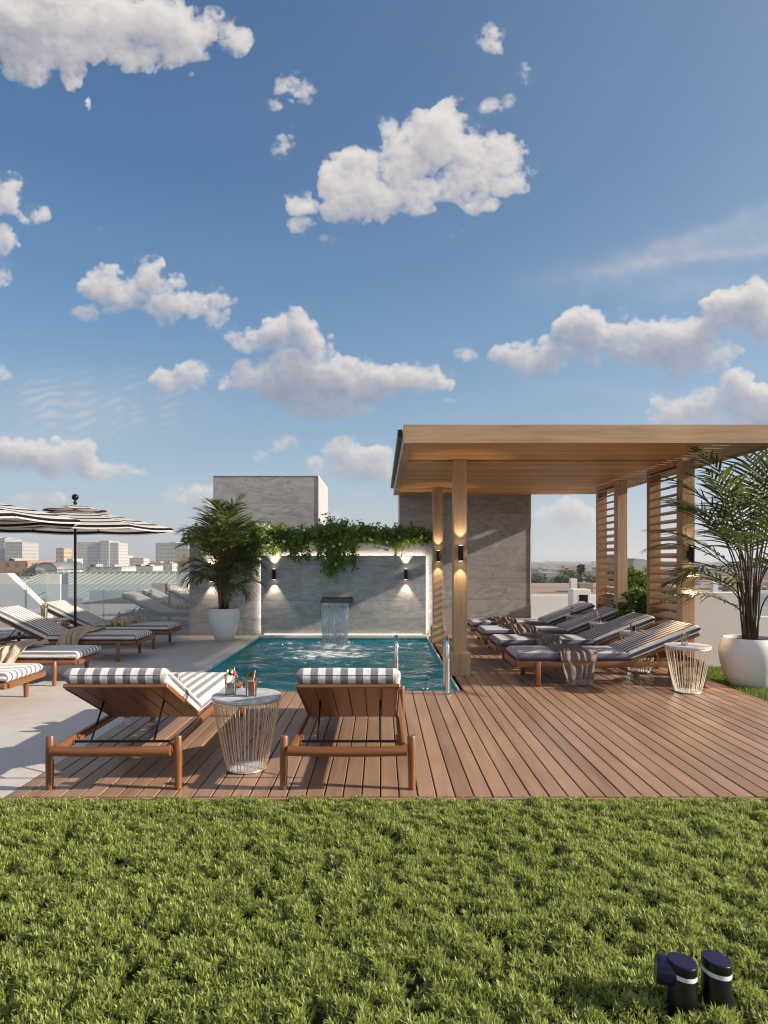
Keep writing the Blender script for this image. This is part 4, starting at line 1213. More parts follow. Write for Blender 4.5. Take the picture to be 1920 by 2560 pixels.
def leaf_cloud(pts, nrm, size, seed, tone=None, aspect=.5):
    rg = np.random.default_rng(seed); N = len(pts)
    a = rg.normal(size=(N, 3)) * .8 + nrm; a /= np.linalg.norm(a, axis=1)[:, None]
    r = rg.normal(size=(N, 3)); r[:, 2] -= .5
    d = r - a * (r * a).sum(1)[:, None]; d /= np.linalg.norm(d, axis=1)[:, None]
    s = np.cross(a, d); L = size * rg.uniform(.6, 1.3, N)
    W = L * aspect * rg.uniform(.8, 1.2, N)
    bend = a * (L * -.12)[:, None]
    p0 = pts; pm = pts + d * (L * .45)[:, None]; pt = pts + d * L[:, None] + bend
    V = np.stack([p0, pm + s * (W / 2)[:, None] + bend * -.3, pm + bend * .5, pm - s * (W / 2)[:, None] + bend * -.3, pt], 1).reshape(-1, 3)
    i0 = np.arange(N, dtype=np.int32) * 5
    tris = np.concatenate([np.stack([i0, i0 + 2, i0 + 1], 1), np.stack([i0, i0 + 3, i0 + 2], 1), np.stack([i0 + 1, i0 + 2, i0 + 4], 1), np.stack([i0 + 2, i0 + 3, i0 + 4], 1)])
    tt = np.clip((tone if tone is not None else .45) + rg.normal(0, .2, N), 0, 1)
    return V, tris, np.repeat(tt, 5)
def creeper():
    t = empty('flowering_creeper', (-1.3, 11.5, 1.66)); tag(t, 'trailing green creeper with white flowers spilling over the pool wall', 'creeper')
    rg = np.random.default_rng(14)
    # how low the sprays hang along the wall
    xs = [-3.5, -3.3, -3.0, -2.7, -2.5, -2.2, -2.1, -1.95, -1.75, -1.55, -1.4, -1.25, -1.05, -.85, -.72, -.55, -.45, -.3, -.05, .1, .25, .35, .45, .52, .65, .8, .92]
    lo = [1.66, 1.6, 1.5, 1.0, .92, 1.1, 1.62, 1.64, 1.60, 1.18, 1.22, 1.6, 1.62, 0.90, .84, 1.22, 1.62, 1.66, 1.64, 1.36, 1.34, 1.62, 1.66, 1.40, 1.42, 1.62, 1.68]
    hi = [1.8, 1.95, 2.0, 2.0, 1.98, 2.06, 2.02, 2.05, 1.94, 1.94, 1.96, 2.02, 2.08, 2.12, 2.02, 1.96, 1.92, 2.08, 2.04, 1.97, 2.02, 1.95, 1.88, 2.04, 1.98, 1.86, 1.78]
    P = []; Nn = []; tone = []; st = MB(); fl = MB(); rr = random.Random(8)
    def spray(x, z0, y0, L, up):
        p = Vector((x, y0, z0)); pts = [p.copy()]
        d = Vector((rr.uniform(-.5, .5), rr.uniform(-.9, -.1), .9 if up else .35)).normalized()
        n = max(3, int(L / .035)); tn = rr.uniform(.2, .7)
        for k in range(n):
            g = .14 if up else .42
            d = (d + Vector((rr.uniform(-.22, .22), rr.uniform(-.16, .16), -g)) * (.55 if up else .5)).normalized()
            p = p + d * .035
            p.y = min(p.y, 11.40 - rr.uniform(0, .03)) if p.z < 1.66 else p.y
            pts.append(p.copy())
            for _ in range(4):
                P.append(p + Vector((rr.gauss(0, .024), rr.gauss(0, .024), rr.gauss(0, .02)))); Nn.append((rr.uniform(-.4, .4), -.6, .6)); tone.append(tn)
        st.tube(pts, .0022, 4, False)
        if rr.random() < .2:
            q = pts[rr.randint(0, len(pts) - 1)]; flower(q + Vector((0, -.03, .01)))
    def flower(q):
        c = Vector(q)
        for k in range(5):
            a = 2 * PI * k / 5 + rr.uniform(-.2, .2); u = Vector((math.cos(a), -.5, math.sin(a))).normalized(); s = Vector((-math.sin(a), 0, math.cos(a))) * .013; L = rr.uniform(.026, .036)
            fl.add([c, c + u * L * .6 + s, c + u * L, c + u * L * .6 - s], [(0, 1, 2, 3)])
    N = 900
    for i in range(N):
        x = rr.uniform(-3.48, .9)
        l = float(np.interp(x, xs, lo)); h = float(np.interp(x, xs, hi))
        if rr.random() < .45: spray(x, 1.66 + rr.uniform(0, .05), rr.uniform(11.42, 11.75), max(.10, (h - 1.68) * rr.uniform(.5, 1.25)), True)
        else: spray(x, 1.70 + rr.uniform(-.02, .08), rr.uniform(11.40, 11.52), max(.07, (1.76 - l) * rr.uniform(.5, 1.1)), False)
    for i in range(2900):       # dense core of the planting
        x = rr.uniform(-3.45, .88); h = float(np.interp(x, xs, hi))
        P.append(Vector((x, rr.uniform(11.34, 11.8), rr.uniform(1.655, 1.72 + (h - 1.70) * .62)))); Nn.append((rr.uniform(-.5, .5), -.5, .7)); tone.append(rr.uniform(.1, .5))
    for i in range(46):
        x = rr.choice([rr.uniform(-2.2, -1.9), rr.uniform(-3.3, .85), rr.uniform(-1.3, .3)]); h = float(np.interp(x, xs, hi))
        flower((x, 11.33 - rr.uniform(0, .03), rr.uniform(1.68, h - .04)))
    V, tris, tt = leaf_cloud(np.array([tuple(p) for p in P]), np.array(Nn), .070, 3, np.array(tone))
    off = np.array([-1.3, 11.5, 1.66])
    np_mesh('foliage', V - off, np.zeros((0, 4), np.int32), tris, M['creeper_leaf'], t, False, tt)
    for b, n, m in ((st, 'vine_stems', 'stem_dark'), (fl, 'blossoms', 'blossom_white')):
        o = b.build(n, M[m], t); o.location = -Vector(off)
creeper()

def tree(name, loc, h, rad, label, group, seed, mat='tree_leaf', n=1800, leaf=.35, conical=False, cat='tree', trunk=True, squash=1.):
    t = empty(name, loc); tag(t, label, cat, group)
    rg = np.random.default_rng(seed); rr = random.Random(seed)
    nc = 16; C = []
    for i in range(nc):
        a = rr.uniform(0, 2 * PI); k = math.sqrt(rr.random())
        zz = rr.uniform(.28, .95); prof = (1 - zz) * 1.25 if conical else math.sin(PI * min(1, max(.05, (zz - .12) / .95))) ** .6
        C.append((rad * k * prof * math.cos(a), rad * k * prof * math.sin(a), h * zz, rad * (.42 if not conical else .30) * rr.uniform(.7, 1.2) * (.5 + .5 * prof)))
    C.append((0, 0, h * .9, rad * .3)); C = np.array(C)
    ci = rg.integers(0, len(C), n); v = rg.normal(size=(n, 3)); v /= np.linalg.norm(v, axis=1)[:, None]
    rad_ = C[ci, 3] * rg.uniform(.45, 1.08, n)
    P = C[ci, :3] + v * rad_[:, None] * np.array([1, 1, .8 * squash]); P[:, 2] = np.maximum(P[:, 2], .02 * h)
    V, tr_, tt = leaf_cloud(P, v * .7 + np.array([0, 0, .4]), leaf, seed, rg.uniform(.1, .8, len(C))[ci], .6)
    np_mesh('crown', V, np.zeros((0, 4), np.int32), tr_, M[mat], t, False, tt)
    if trunk:
        b = MB(); b.tube([(0, 0, 0), (.02 * h, 0, h * .3), (0, .02 * h, h * .62), (0, 0, h * .88)], [h * .03, h * .022, h * .014, h * .004], 8)
        for c in C[:7]: b.tube([(0, 0, h * .3), (c[0] * .5, c[1] * .5, (h * .35 + c[2]) / 2), tuple(c[:3])], [h * .012, h * .008, h * .003], 5)
        b.build('trunk', M['bark'], t, smooth=True)
    return t
# shrubs behind the screens
tree('shrub', (3.74, 9.02, -.03), .92, .48, 'leafy green shrub behind the headrest of the second pergola lounger', 'shrubs beside the pergola', 4, 'shrub_leaf', 3000, .07, cat='shrub')
tree('shrub', (3.98, 9.9, -.03), 1.05, .5, 'bushy green shrub outside the gap between the two louvred screens', 'shrubs beside the pergola', 5, 'shrub_leaf', 3600, .075, cat='shrub')
tree('shrub', (4.4, 11.4, -.03), 1.25, .45, 'taller shrub behind the far louvred screen', 'shrubs beside the pergola', 6, 'shrub_leaf', 3200, .08, cat='shrub')

# ------------------------------------------------------------------ umbrellas
def umbrella(loc, rad, zrim, ztop, label, rot):
    t = empty('market_umbrella', loc, rot); tag(t, label, 'umbrella', 'striped umbrellas over the terrace')
    V = []; F = []; T = []; nr = 14; ns = 8; sub = 6; n = ns * sub
    zv = ztop - .10
    def pt(s, k):
        a = 2 * PI * k / n; j = k % sub; ac = PI / ns
        loc_a = (j / sub - .5) * 2 * ac
        r = rad * s * math.cos(ac) / math.cos(loc_a)
        sag = .035 * s * math.sin(PI * j / sub)
        z = zv - (zv - zrim) * (s ** 1.25) - sag * .6
        return (r * math.cos(a), r * math.sin(a), z)
    for i in range(nr + 1):
        s = .06 + .94 * i / nr
        for k in range(n): V.append(pt(s, k)); T.append(s)
    for k in range(n):          # short valance
        x, y, z = pt(1., k); V.append((x * 1.003, y * 1.003, z - .045)); T.append(1.045)
    for i in range(nr + 1):
        for k in range(n): F.append((i * n + k, i * n + (k + 1) % n, (i + 1) * n + (k + 1) % n, (i + 1) * n + k))
    poly_mesh('canopy', V, F, T, M['umbrella_fabric'], t)
    V = []; F = []; T = []
    for i in range(5):
        s = .03 + .31 * i / 4
        for k in range(n):
            x, y, z = pt(s, k); V.append((x, y, z + .075 - .02 * i / 4)); T.append(s + .03)
    for i in range(4):
        for k in range(n): F.append((i * n + k, i * n + (k + 1) % n, (i + 1) * n + (k + 1) % n, (i + 1) * n + k))
    poly_mesh('vent_cap', V, F, T, M['umbrella_fabric'], t)
    MB().cyl((0, 0, 0), (0, 0, ztop + .02), .019, n=14).build('pole', M['black_metal'], t, smooth='auto')
    MB().lathe([(0, 0), (.24, 0), (.25, .02), (.24, .05), (.05, .06), (.03, .12), (0, .12)], 32).build('base_plate', M['black_metal'], t, smooth='auto')
    b = MB(); b.lathe([(.022, ztop - .02), (.03, ztop + .01), (.014, ztop + .03), (.012, ztop + .045)], 14); b.ball((0, 0, ztop + .085), .048, 16, 10)
    b.build('finial', M['black_metal'], t, smooth=True)
    MB().cyl((0, 0, zrim + .22), (0, 0, zrim + .30), .03, n=14).build('hub', M['black_metal'], t, smooth='auto')
    for k in range(ns):
        b = MB(); pts = [Vector(pt(.06 + .95 * i / 6, k * sub)) - Vector((0, 0, .016)) for i in range(7)]
        b.tube(pts, .008, 6)
        b.tube([(0, 0, zrim + .24), Vector(pt(.55, k * sub)) - Vector((0, 0, .02))], .006, 6)
        b.build('rib', M['black_metal'], t, smooth=True)
    return t
umbrella((-4.50, 9.47, -.003), 1.38, 1.815, 2.18, 'striped umbrella on a black pole standing beside the wicker table', R(9))
umbrella((-5.18, 7.65, -.003), 1.48, 1.84, 2.22, 'striped umbrella of which only the edge of the canopy enters the picture', R(14))

# ------------------------------------------------------------------ bollard lights in the ground cover
def bollard(loc, label, h=.152, r=.042, side=False):
    t = empty('bollard_light', loc); tag(t, label, 'garden light', 'black lights in the ground cover')
    def ztop(x, y, base, sl=1.): return base - sl * (x * .13 - y * .02)
    def slanted(z0f, z1f, rr, n=40):
        b = MB(); vs = []
        for f in (z0f, z1f):
            for k in range(n):
                a = 2 * PI * k / n; x, y = rr * math.cos(a), rr * math.sin(a); vs.append((x, y, f(x, y)))
        b.add(vs, [(k, (k + 1) % n, n + (k + 1) % n, n + k) for k in range(n)] + [tuple(range(n - 1, -1, -1)), tuple(range(n, 2 * n))])
        return b
    zb = h - .040
    slanted(lambda x, y: -.07, lambda x, y: ztop(x, y, zb), r).build('post', M['bollard_black'], t, smooth='auto', bevel=.0008)
    slanted(lambda x, y: ztop(x, y, zb + .0002), lambda x, y: ztop(x, y, zb + .0125), r * 1.003).build('light_band', M['band_white'], t, smooth='auto')
    slanted(lambda x, y: ztop(x, y, zb + .0127), lambda x, y: ztop(x, y, h), r).build('cap_wall', M['bollard_black'], t, smooth='auto', bevel=.0012)
    slanted(lambda x, y: ztop(x, y, h + .0002), lambda x, y: ztop(x, y, h + .0015), r * .95).build('cap_lid', M['bollard_navy'], t, smooth='auto')
    if side:
        d = Vector((-1, .30, .10)).normalized()
        b = MB().cyl(Vector((0, 0, h - .040)) + d * .02, Vector((0, 0, h - .040)) + d * .072, .039, .042, 36)
        b.build('side_spot', M['bollard_navy'], t, smooth='auto', bevel=.002)
        MB().cyl(Vector((0, 0, h - .040)) + d * .0725, Vector((0, 0, h - .040)) + d * .074, .037, n=30).build('lens', M['bollard_navy'], t, smooth='auto')
    return t
bollard((.905, 1.935, -.01), 'slant topped black garden light with a second head on its left side', side=True)
bollard((1.014, 1.945, -.01), 'slant topped black garden light without a side head', .153)

# ------------------------------------------------------------------ what stands round the terrace
def wallbox(name, x0, x1, y0, y1, z0, z1, mat, label, cat='wall', group=None):
    c = Vector(((x0 + x1) / 2, (y0 + y1) / 2, z0))
    o = MB().box(x0 - c.x, x1 - c.x, y0 - c.y, y1 - c.y, 0, z1 - z0).build(name, M[mat], None, loc=c, bevel=.006)
    return tag(o, label, cat, group)
# glass balustrade
gb = empty('glass_balustrade', (-6.4, 11.58, 0)); tag(gb, 'clear glass balustrade closing the back of the terrace beside the stone wall', 'balustrade')
xs_ = [-9.4, -7.9, -6.4, -5.0, -3.415]
for a, c in zip(xs_[:-1], xs_[1:]):
    MB().box(a + .006 + 6.4, c - .006 + 6.4, -.006, .006, .03, .90).build('glass_panel', M['glass_pane'], gb)
MB().box(-3.0, 2.98, -.03, .03, -.003, .03).build('channel', M['steel'], gb)
for x in xs_[1:-1]:
    MB().box(x + 6.4 - .02, x + 6.4 + .02, .008, .02, .25, .80).build('clamp', M['steel'], gb)
wallbox('parapet', -9.4, -6.6, 14.0, 14.25, -.1, .50, 'white_plaster', 'pale parapet between the sloping wall and the white pillar')
wallbox('parapet', -6.35, -3.41, 14.0, 14.25, -.1, .66, 'white_plaster', 'pale parapet seen through the glass balustrade, right of the white pillar')
wallbox('pillar', -6.98, -6.68, 13.4, 13.75, -.1, 1.04, 'white_plaster', 'square white pillar left of the umbrella pole', 'pillar')
b = MB(); oy = 13.0
b.add([(x, y, z) for y in (0, .25) for x, z in ((-1.4, -.1), (1.15, -.1), (1.15, .30), (.35, 1.06), (-1.4, 1.06))],
      [(0, 1, 2, 3, 4), (9, 8, 7, 6, 5)] + [(k, k + 5, (k + 1) % 5 + 5, (k + 1) % 5) for k in range(5)])
tag(b.build('gable_wall', M['white_plaster'], None, loc=(-7.9, oy, 0)), 'white wall with a sloping end at the far left of the terrace', 'wall')
# right hand side
wallbox('parapet', 3.85, 4.62, 8.12, 8.34, -.1, .93, 'white_plaster', 'white wall directly behind the tall palm, ending at its left')
wallbox('parapet', 4.63, 8.4, 8.20, 8.40, -.1, .62, 'white_plaster', 'low white wall to the right behind the tall palm')
gp = empty('glass_screen', (6.5, 8.3, .62)); tag(gp, 'glass screen standing on the low white wall behind the tall palm', 'balustrade')
MB().box(-1.86, 1.88, -.006, .006, .0, .31).build('glass_panel', M['glass_pane'], gp)
MB().box(-1.86, 1.88, -.02, .02, .31, .33).build('top_rail', M['white_metal'], gp)
wallbox('parapet', 2.75, 7.2, 15.2, 15.45, -.1, .50, 'white_plaster', 'white parapet seen in the gap between the stone wall and the louvred screen')
ch = wallbox('roof_vent', 4.27, 4.66, 14.3, 14.7, -.1, .68, 'white_plaster', 'small white rooftop block with a dark vent behind the last pergola lounger', 'roof vent')
MB().box(-.06, .13, -.206, -.19, .36, .66).build('vent_grille', M['black_metal'], ch)

# ------------------------------------------------------------------ the city
def facade(name, wall, win, sx, sz, fx=.62, fz=.55, rough=.7, vert=False):
    m, t, out = material(name)
    o = t.obj(); x, y, z = t.xyz(o)
    u = t.m('FRACT', t.m('ADD', t.m('DIVIDE', t.m('ADD', x, y), sx), 50.19)); v = t.m('FRACT', t.m('ADD', t.m('DIVIDE', z, sz), 50.))
    mu = t.m('LESS_THAN', t.m('ABSOLUTE', t.m('SUBTRACT', u, .5)), fx / 2); mv = t.m('LESS_THAN', t.m('ABSOLUTE', t.m('SUBTRACT', v, .5)), fz / 2)
    f = t.m('MULTIPLY', mu, mv)
    ids = t.vec(t.m('FLOOR', t.m('DIVIDE', t.m('ADD', x, y), sx)), t.m('FLOOR', t.m('DIVIDE', z, sz)), 0.)
    wn = t.n('ShaderNodeTexWhiteNoise', {'Vector': ids}, noise_dimensions='3D').outputs[0]
    nn = t.noise(o, .08, 4)
    k = t.m('MULTIPLY_ADD', nn, .3, .85)
    wc = t.mix(1., (*wall, 1), t.n('ShaderNodeCombineColor', {0: k, 1: k, 2: k}).outputs[0], 'MULTIPLY')
    c = t.mix(t.m('MULTIPLY', f, t.m('MULTIPLY_ADD', wn, .5, .5)), wc, (*win, 1))
    princ(t, out, c, t.m('MULTIPLY_ADD', f, -.45, rough), 0); M[name] = m
facade('facade_grey', (.36, .365, .36), (.24, .25, .255), 3.2, 3.4, .7, .5)
facade('facade_pale', (.45, .425, .39), (.27, .26, .25), 3.4, 3.3, .55, .5)
facade('facade_slab', (.43, .425, .41), (.31, .315, .31), 2.4, 3.4, .8, .45)
facade('facade_tan', (.42, .33, .24), (.17, .14, .12), 3.6, 3.4, .5, .5)
facade('facade_brick', (.36, .22, .13), (.12, .09, .07), 4., 4., .4, .45)
facade('facade_glass', (.33, .36, .40), (.17, .21, .26), 2., 3.6, .85, .75)
facade('facade_white', (.47, .455, .43), (.24, .24, .24), 3., 3.2, .6, .45)
plain('roof_gravel', (.34, .33, .32), .9, 0, .2, .5)
plain('roof_brown', (.30, .22, .16), .9, 0, .25, .5)
plain('roof_red', (.30, .15, .10), .85, 0, .25, .5)
plain('roof_slate', (.16, .175, .20), .5, 0, .15, .5)
plain('green_roof', (.33, .365, .335), .5, .1, .16, .6, bstr=.05)
plain('green_roof_seam', (.28, .32, .29), .5, .1, .1, .6)
plain('wall_yellow', (.55, .49, .33), .85, 0, .12, .8)
plain('wall_cream', (.60, .57, .50), .85, 0, .12, .8)
GZ = -19.
def building(name, px0, px1, py, Y, depth, mat, label, roof='roof_gravel', extra=None, zb=GZ, rotz=0):
    a = sight(px0, py, Y); c = sight(px1, py, Y)
    w = c.x - a.x; h = a.z - zb; mid = Vector(((a.x + c.x) / 2, Y + depth / 2, zb))
    t = empty(name, mid, rotz); tag(t, label, 'building', 'buildings of the skyline')
    b = MB().box(-w / 2, w / 2, -depth / 2, depth / 2, 0, h); b.build('wall', M[mat], t)
    e = .012 * w
    b = MB().box(-w / 2 - e * .2, w / 2 + e * .2, -depth / 2 - e * .2, depth / 2 + e * .2, h, h + .02 * w); b.build('roof', M[roof], t)
    rr = random.Random(int(px0 * 7 + py))
    for i in range(3 if extra is None else extra):
        ww = w * rr.uniform(.08, .22); x = rr.uniform(-.35, .35) * w
        MB().box(x - ww / 2, x + ww / 2, -depth * .3, depth * .1, h + .02 * w, h + .02 * w + w * rr.uniform(.03, .07)).build('roof_plant', M['roof_gravel'], t)
    for i in range(2):
        x = rr.uniform(-.3, .3) * w
        MB().cyl((x, 0, h + .02 * w), (x, 0, h + .02 * w + rr.uniform(.06, .16) * w), .004 * w + .05, n=6).build('antenna', M['roof_gravel'], t)
    return t
building('office_tower', -34, 10, 1163, 640, 30, 'facade_glass', 'blue grey glass tower cut by the left edge of the picture')
building('office_tower', 11, 48, 1172, 620, 30, 'facade_grey', 'plain grey slab tower second from the left edge of the picture', extra=1)
building('apartment_tower', 121, 138, 1184, 520, 14, 'facade_tan', 'slender tan tower left of the umbrella pole', extra=1)
building('hotel_block', 167, 216, 1172, 700, 26, 'facade_slab', 'left wing of the wide pale hotel right of the umbrella pole', extra=0)
building('hotel_block', 216.3, 235, 1168, 698, 30, 'facade_grey', 'taller middle wing of the wide pale hotel right of the umbrella pole', extra=1)
building('hotel_block', 235.3, 256, 1173, 700, 26, 'facade_slab', 'right wing of the wide pale hotel right of the umbrella pole', extra=1)
building('office_tower', 257, 262, 1185, 900, 20, 'facade_glass', 'thin dark glass tower just right of the wide hotel', extra=0)
building('apartment_tower', 262.5, 275, 1199, 800, 20, 'facade_pale', 'small pale tower right of the wide hotel', extra=1)
building('apartment_block', 280, 310, 1206, 760, 20, 'facade_white', 'low white block between the hotel and the grey slab')
building('office_tower', 336, 406, 1174, 560, 30, 'facade_grey', 'broad grey slab tower beside the stone wall', extra=2)
building('apartment_block', 383, 410, 1187, 330, 20, 'facade_tan', 'stepped tan block in front of the broad grey slab')
building('apartment_block', 386, 418, 1212, 210, 16, 'facade_tan', 'lower tan building with arches beside the stone wall', extra=0)
building('warehouse', -30, 59, 1213, 260, 22, 'facade_brick', 'long orange brick building at the far left', 'roof_brown')
building('depot', 175, 262, 1226, 230, 14, 'facade_white', 'long low white building behind the green metal roof', extra=3)
building('depot', 263, 330, 1224, 300, 14, 'facade_white', 'low white hall right of the long low building', extra=4)
building('apartment_block', 320, 372, 1217, 420, 18, 'facade_pale', 'wide pale block below the broad grey slab', 'roof_brown')
building('apartment_block', 145, 158, 1207, 480, 16, 'facade_pale', 'small pale block close to the umbrella pole', extra=1)
# right hand side, seen past the stone wall
building('apartment_block', 1337, 1375, 1207, 150, 14, 'facade_tan', 'beige terraced building behind the far louvred screen', extra=1)
building('apartment_block', 1368, 1420, 1211, 135, 12, 'facade_pale', 'beige building between the two louvred screens', extra=2)
building('villa', 1163, 1190, 1229, 190, 10, 'facade_white', 'white stepped modern house among trees, left half', extra=1)
building('villa', 1180, 1213, 1238, 165, 10, 'facade_white', 'white house with rows of windows beside the stepped one', extra=0)
# near roofs to the right
def flatroof(x0, x1, Y0, Y1, z, label, mat, wall='wall_cream'):
    t = empty('flat_roofed_house', ((x0 + x1) / 2, (Y0 + Y1) / 2, GZ)); tag(t, label, 'building', 'flat roofs below the terrace')
    w, d, h = (x1 - x0) / 2, (Y1 - Y0) / 2, z - GZ
    MB().box(-w, w, -d, d, 0, h - .25).build('wall', M[wall], t)
    MB().box(-w - .2, w + .2, -d - .2, d + .2, h - .25, h).build('roof', M[mat], t)
    MB().box(w * .05, w * .05 + .35, -d * .4, -d * .4 + .4, h, h + .8).build('chimney', M['white_plaster'], t)
    MB().box(w * .3, w * .55, -d * .2, d * .2, h, h + .5).build('roof_hatch', M['roof_brown'], t)
    return t
flatroof(7.6, 13.6, 34, 42, -.55, 'brown flat roof nearest behind the white parapet', 'roof_brown', 'facade_tan')
flatroof(11.5, 27., 52, 62, -.95, 'long brown flat roof with a white chimney beyond the first one', 'roof_brown')
flatroof(18.5, 30, 46, 51, -1.1, 'pale flat roof to the right of the long brown one', 'roof_gravel')
# the hall with the barrel roof
def vault():
    t = empty('barrel_roofed_hall', (-78.0, 150, GZ)); tag(t, 'white hall with a grey barrel roof at the left, behind the green metal roof', 'building', 'buildings of the skyline')
    r = 2.5; L = 9; hb = sight(100, 1232, 150).z - GZ
    MB().box(-r, r, 0, 14, 0, hb).build('wall', M['facade_white'], t)
    b = MB(); n = 18
    arc = [(r * 1.03 * math.cos(PI * k / n), r * .72 * math.sin(PI * k / n)) for k in range(n + 1)]
    vs = [(x, y, hb + z) for y in (-.02, .6) for x, z in [(a * .97, c * .97) for a, c in arc]]
    b.add(vs, [tuple(range(n + 1)), tuple(range(2 * n + 1, n, -1))]); b.build('gable', M['wall_cream'], t)
    b = MB(); vs = [(x, y, hb + z) for y in (-.3, 14.2) for x, z in arc]
    b.add(vs, [(k, k + 1, n + 2 + k, n + 1 + k) for k in range(n)]); b.build('roof', M['roof_slate'], t, smooth='auto', solid=.25)
    MB().box(-r - 3.2, -r, 1, 12, 0, hb - .2).build('side_wing', M['facade_white'], t)
    b = MB(); b.add([(-r - 3.4, .7, hb - .2), (-r, .7, hb + 1.9), (-r, 12.2, hb + 1.9), (-r - 3.4, 12.2, hb - .2), (-r - 3.4, .7, hb - .5), (-r, .7, hb - .5), (-r, 12.2, hb - .5), (-r - 3.4, 12.2, hb - .5)],
          [(0, 1, 2, 3), (7, 6, 5, 4), (0, 4, 5, 1), (1, 5, 6, 2), (2, 6, 7, 3), (3, 7, 4, 0)]); b.build('wing_roof', M['roof_slate'], t)
vault()
# the green metal roofs just behind the terrace
def metal_roof(x0, x1, Y0, Y1, zr, ze, label, hipL=0., wallm='wall_yellow', chim=()):
    cx, cy = (x0 + x1) / 2, (Y0 + Y1) / 2
    t = empty('metal_roofed_house', (cx, cy, GZ)); tag(t, label, 'building', 'green metal roofs behind the terrace')
    w, d = (x1 - x0) / 2, (Y1 - Y0) / 2; zr, ze = zr - GZ, ze - GZ
    MB().box(-w + .3, w - .3, -d + .5, d - .5, 0, ze - .02).build('wall', M[wallm], t)
    b = MB(); b.add([(w - .3, -d + .5, ze - .02), (w - .3, d - .5, ze - .02), (w - .3, 0, zr - .12), (w - .6, -d + .5, ze - .02), (w - .6, d - .5, ze - .02), (w - .6, 0, zr - .12)],
          [(0, 1, 2), (5, 4, 3), (0, 3, 4, 1), (1, 4, 5, 2), (2, 5, 3, 0)]); b.build('gable', M[wallm], t)
    b = MB(); b.add([(-w, -d, ze), (w, -d, ze), (w, 0, zr), (-w + hipL, 0, zr), (w, d, ze), (-w, d, ze)], [(0, 1, 2, 3), (3, 2, 4, 5), (0, 3, 5)])
    rf = b.build('roof', M['green_roof'], t, solid=.06)
    b = MB(); x = -w + .1
    while x < w:
        k = min(1, max(0, (x + w) / hipL)) if hipL > 0 else 1.
        za = ze + (zr - ze) * k; yb = -d + d * k
        b.tube([(x, -d - .01, ze + .05), (x, yb, za + .05)], .024, 4); x += .27
    b.tube([(-w + hipL, 0, zr + .05), (w, 0, zr + .05)], .07, 6)
    b.build('seams', M['green_roof_seam'], rf)
    for (x, y, s) in chim:
        k = (y + d) / d; z = ze + (zr - ze) * k
        MB().box(x - s, x + s, y - s * .7, y + s * .7, z - .4, z + s * 1.5).build('chimney', M['roof_brown'], t)
metal_roof(-13.4, -8.3, 24.5, 33.5, .70, -.30, 'long green standing seam roof with a yellowish gable, nearest the stone wall', 0., chim=((2.2, -3.6, .33),))
metal_roof(-19.6, -11.6, 27., 37., .62, -.42, 'green standing seam roof in the middle, right of the white pillar', 3.0, chim=((-4., -3.8, .3),))
metal_roof(-25., -16.6, 26., 35., .42, -.75, 'low green standing seam roof at the left, behind the sloping white wall', 4.0, 'wall_cream')
# ground, far houses, trees
struct(MB().add([(-7000, -60, GZ), (7000, -60, GZ), (7000, 6500, GZ), (-7000, 6500, GZ)], [(0, 1, 2, 3)]).build('ground', plain('city_ground', (.16, .165, .12), .95, 0, .4, .02)))
def far_city():
    rr = random.Random(9); b = {k: MB() for k in ('facade_white', 'facade_pale', 'facade_tan', 'roof_red', 'roof_gravel', 'roof_brown')}
    for i in range(2600):
        Y = 260 * (14 ** rr.random()); px = rr.choice([rr.uniform(-200, 420), rr.uniform(1080, 1850), rr.uniform(1120, 1420), rr.uniform(-100, 420)])
        if Y < 560 and px < 700: continue
        X = (px - HX) * Y / F_; w = rr.uniform(3.5, 8) * (1 + Y / 3000); d = rr.uniform(4, 8); h = rr.uniform(4, 9.5) * (1 + (rr.random() < .05) * .6)
        h = min(h, 16.)
        k = rr.choice(('facade_white', 'facade_pale', 'facade_pale', 'facade_tan')); b[k].box(X - w, X + w, Y, Y + d * 2, GZ, GZ + h)
        b[rr.choice(('roof_red', 'roof_gravel', 'roof_gravel', 'roof_brown'))].box(X - w - .3, X + w + .3, Y - .3, Y + 2 * d + .3, GZ + h, GZ + h + rr.uniform(.5, 1.6))
    t = empty('distant_city', (0, 1500, GZ)); tag(t, 'hazy mass of small far houses spreading to the horizon', 'distant houses', kind='stuff')
    for k, m in b.items():
        o = m.build('houses', M[k], t); o.location = (0, -1500, -GZ)
        o['kind'] = 'stuff'
far_city()
tl = [(1255, 1214, 165, 2.6, 'tall dark conifer rising in the gap beside the louvred screen', True), (1228, 1228, 175, 4.5, 'round dark tree left of the tall conifer', False), (1206, 1236, 150, 3.4, 'bushy tree in front of the white house with rows of windows', False),
      (1165, 1236, 140, 4., 'bushy tree at the foot of the tall stone wall', False), (1150, 1240, 130, 4., 'tree partly hidden by the edge of the tall stone wall', False), (1275, 1232, 150, 3.6, 'tree right of the tall conifer beside the screen post', False),
      (1368, 1228, 60, 2.4, 'dark bushy tree seen through the gap between the louvred screens', False), (1390, 1262, 30, 1.6, 'bright green tree low in the gap between the louvred screens', False), (1362, 1275, 24, 1.3, 'rounded green tree just past the far side column', False),
      (1240, 1236, 210, 6., 'broad tree behind the tall conifer', False), (1190, 1243, 240, 5., 'tree behind the white stepped house', False),
      (60, 1232, 120, 4.2, 'olive tree in front of the orange brick building', False), (142, 1233, 160, 4., 'tree between the barrel roofed hall and the umbrella pole', False), (180, 1231, 200, 3.6, 'small tree in front of the wide hotel', False), (20, 1236, 100, 4., 'olive tree at the left edge of the picture', False),
      (350, 1236, 120, 3.2, 'tree behind the ridge of the green roof, near the stone wall', False), (395, 1236, 110, 3., 'tree beside the tan building by the stone wall', False)]
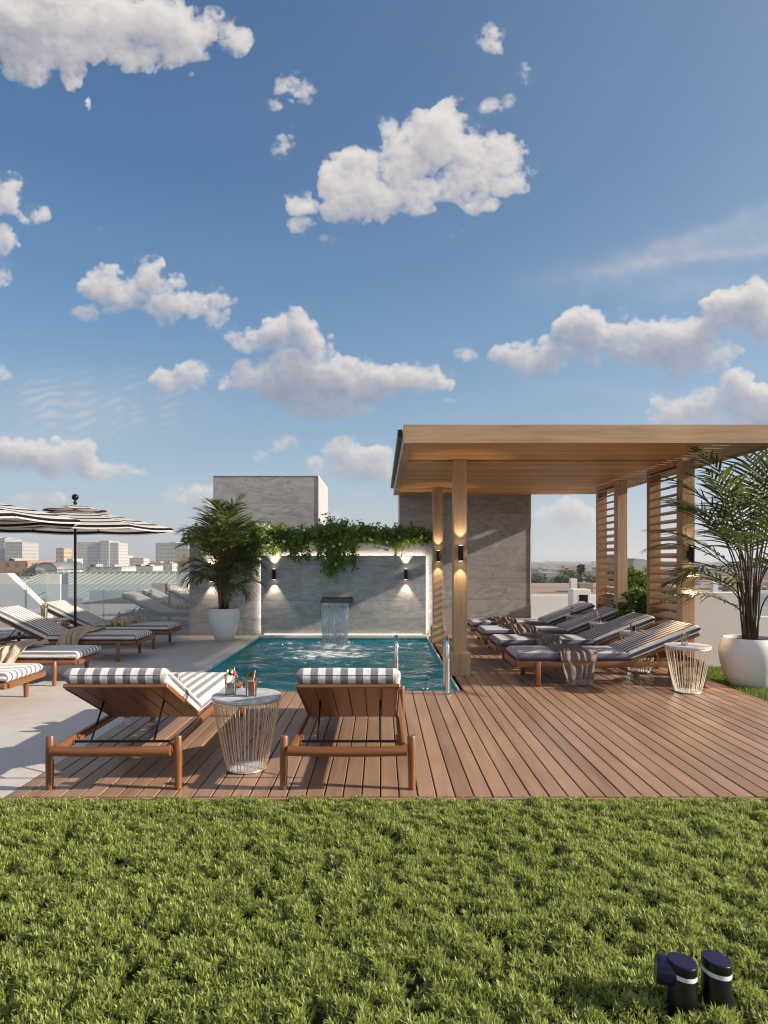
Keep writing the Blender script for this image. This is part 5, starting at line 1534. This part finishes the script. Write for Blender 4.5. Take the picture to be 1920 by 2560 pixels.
for i, (px, py, Y, rd_, lab, con) in enumerate(tl):
    p = sight(px, py, Y); h = p.z - GZ
    tree('conifer_tree' if con else 'leafy_tree', (p.x, Y, GZ), h, rd_ * (1.3 if con else 1.2), lab, 'trees around the terrace', 30 + i, 'tree_leaf' if Y > 40 else 'shrub_leaf', 2400, max(.22, Y * .004) * (1. if Y > 40 else .9), con)
def woods():
    rg = np.random.default_rng(77); P = []; tn = []
    for i in range(900):
        Y = 90 * (9 ** rg.random()); px = rg.uniform(1100, 1900) if rg.random() < .75 else rg.uniform(-200, 420)
        if px < 700 and Y < 130: continue
        X = (px - HX) * Y / F_; r = rg.uniform(2.2, 4.8); c = rg.uniform(.1, .8)
        for k in range(44):
            v = rg.normal(size=3); v /= np.linalg.norm(v); P.append((X + v[0] * r, Y + v[1] * r, GZ + r * 1.1 + v[2] * r * rg.uniform(.7, 1.3) + rg.uniform(0, 2.))); tn.append(c)
    P = np.array(P); V, tr_, tt = leaf_cloud(P, np.tile([0, -.3, .8], (len(P), 1)), 1.5, 5, np.array(tn), .75)
    tag(np_mesh('woods', V, np.zeros((0, 4), np.int32), tr_, M['tree_leaf'], None, False, tt), 'far green tree belts between the houses of the city', 'woods', kind='stuff')
woods()

# ------------------------------------------------------------------ air
def haze():
    m, t, out = material('haze_air')
    v = t.n('ShaderNodeVolumePrincipled', {'Color': (.86, .90, .96, 1), 'Density': .00036, 'Anisotropy': .2})
    t.L.new(v.outputs[0], out.inputs['Volume'])
    o = MB().box(-7100, 7100, -70, 6600, GZ - 1, 75).build('haze', m); tag(o, kind='stuff'); o['label'] = 'thin haze over the far city'; o['category'] = 'haze'
haze()
cy = scene.cycles
cy.filter_width = 1.2
cy.filter_width = 1.15
cy.max_bounces = 10; cy.transparent_max_bounces = 24; cy.transmission_bounces = 8; cy.glossy_bounces = 5; cy.diffuse_bounces = 4; cy.volume_bounces = 0
cy.caustics_reflective = False; cy.caustics_refractive = False; cy.sample_clamp_indirect = 6.
cy.use_denoising = True
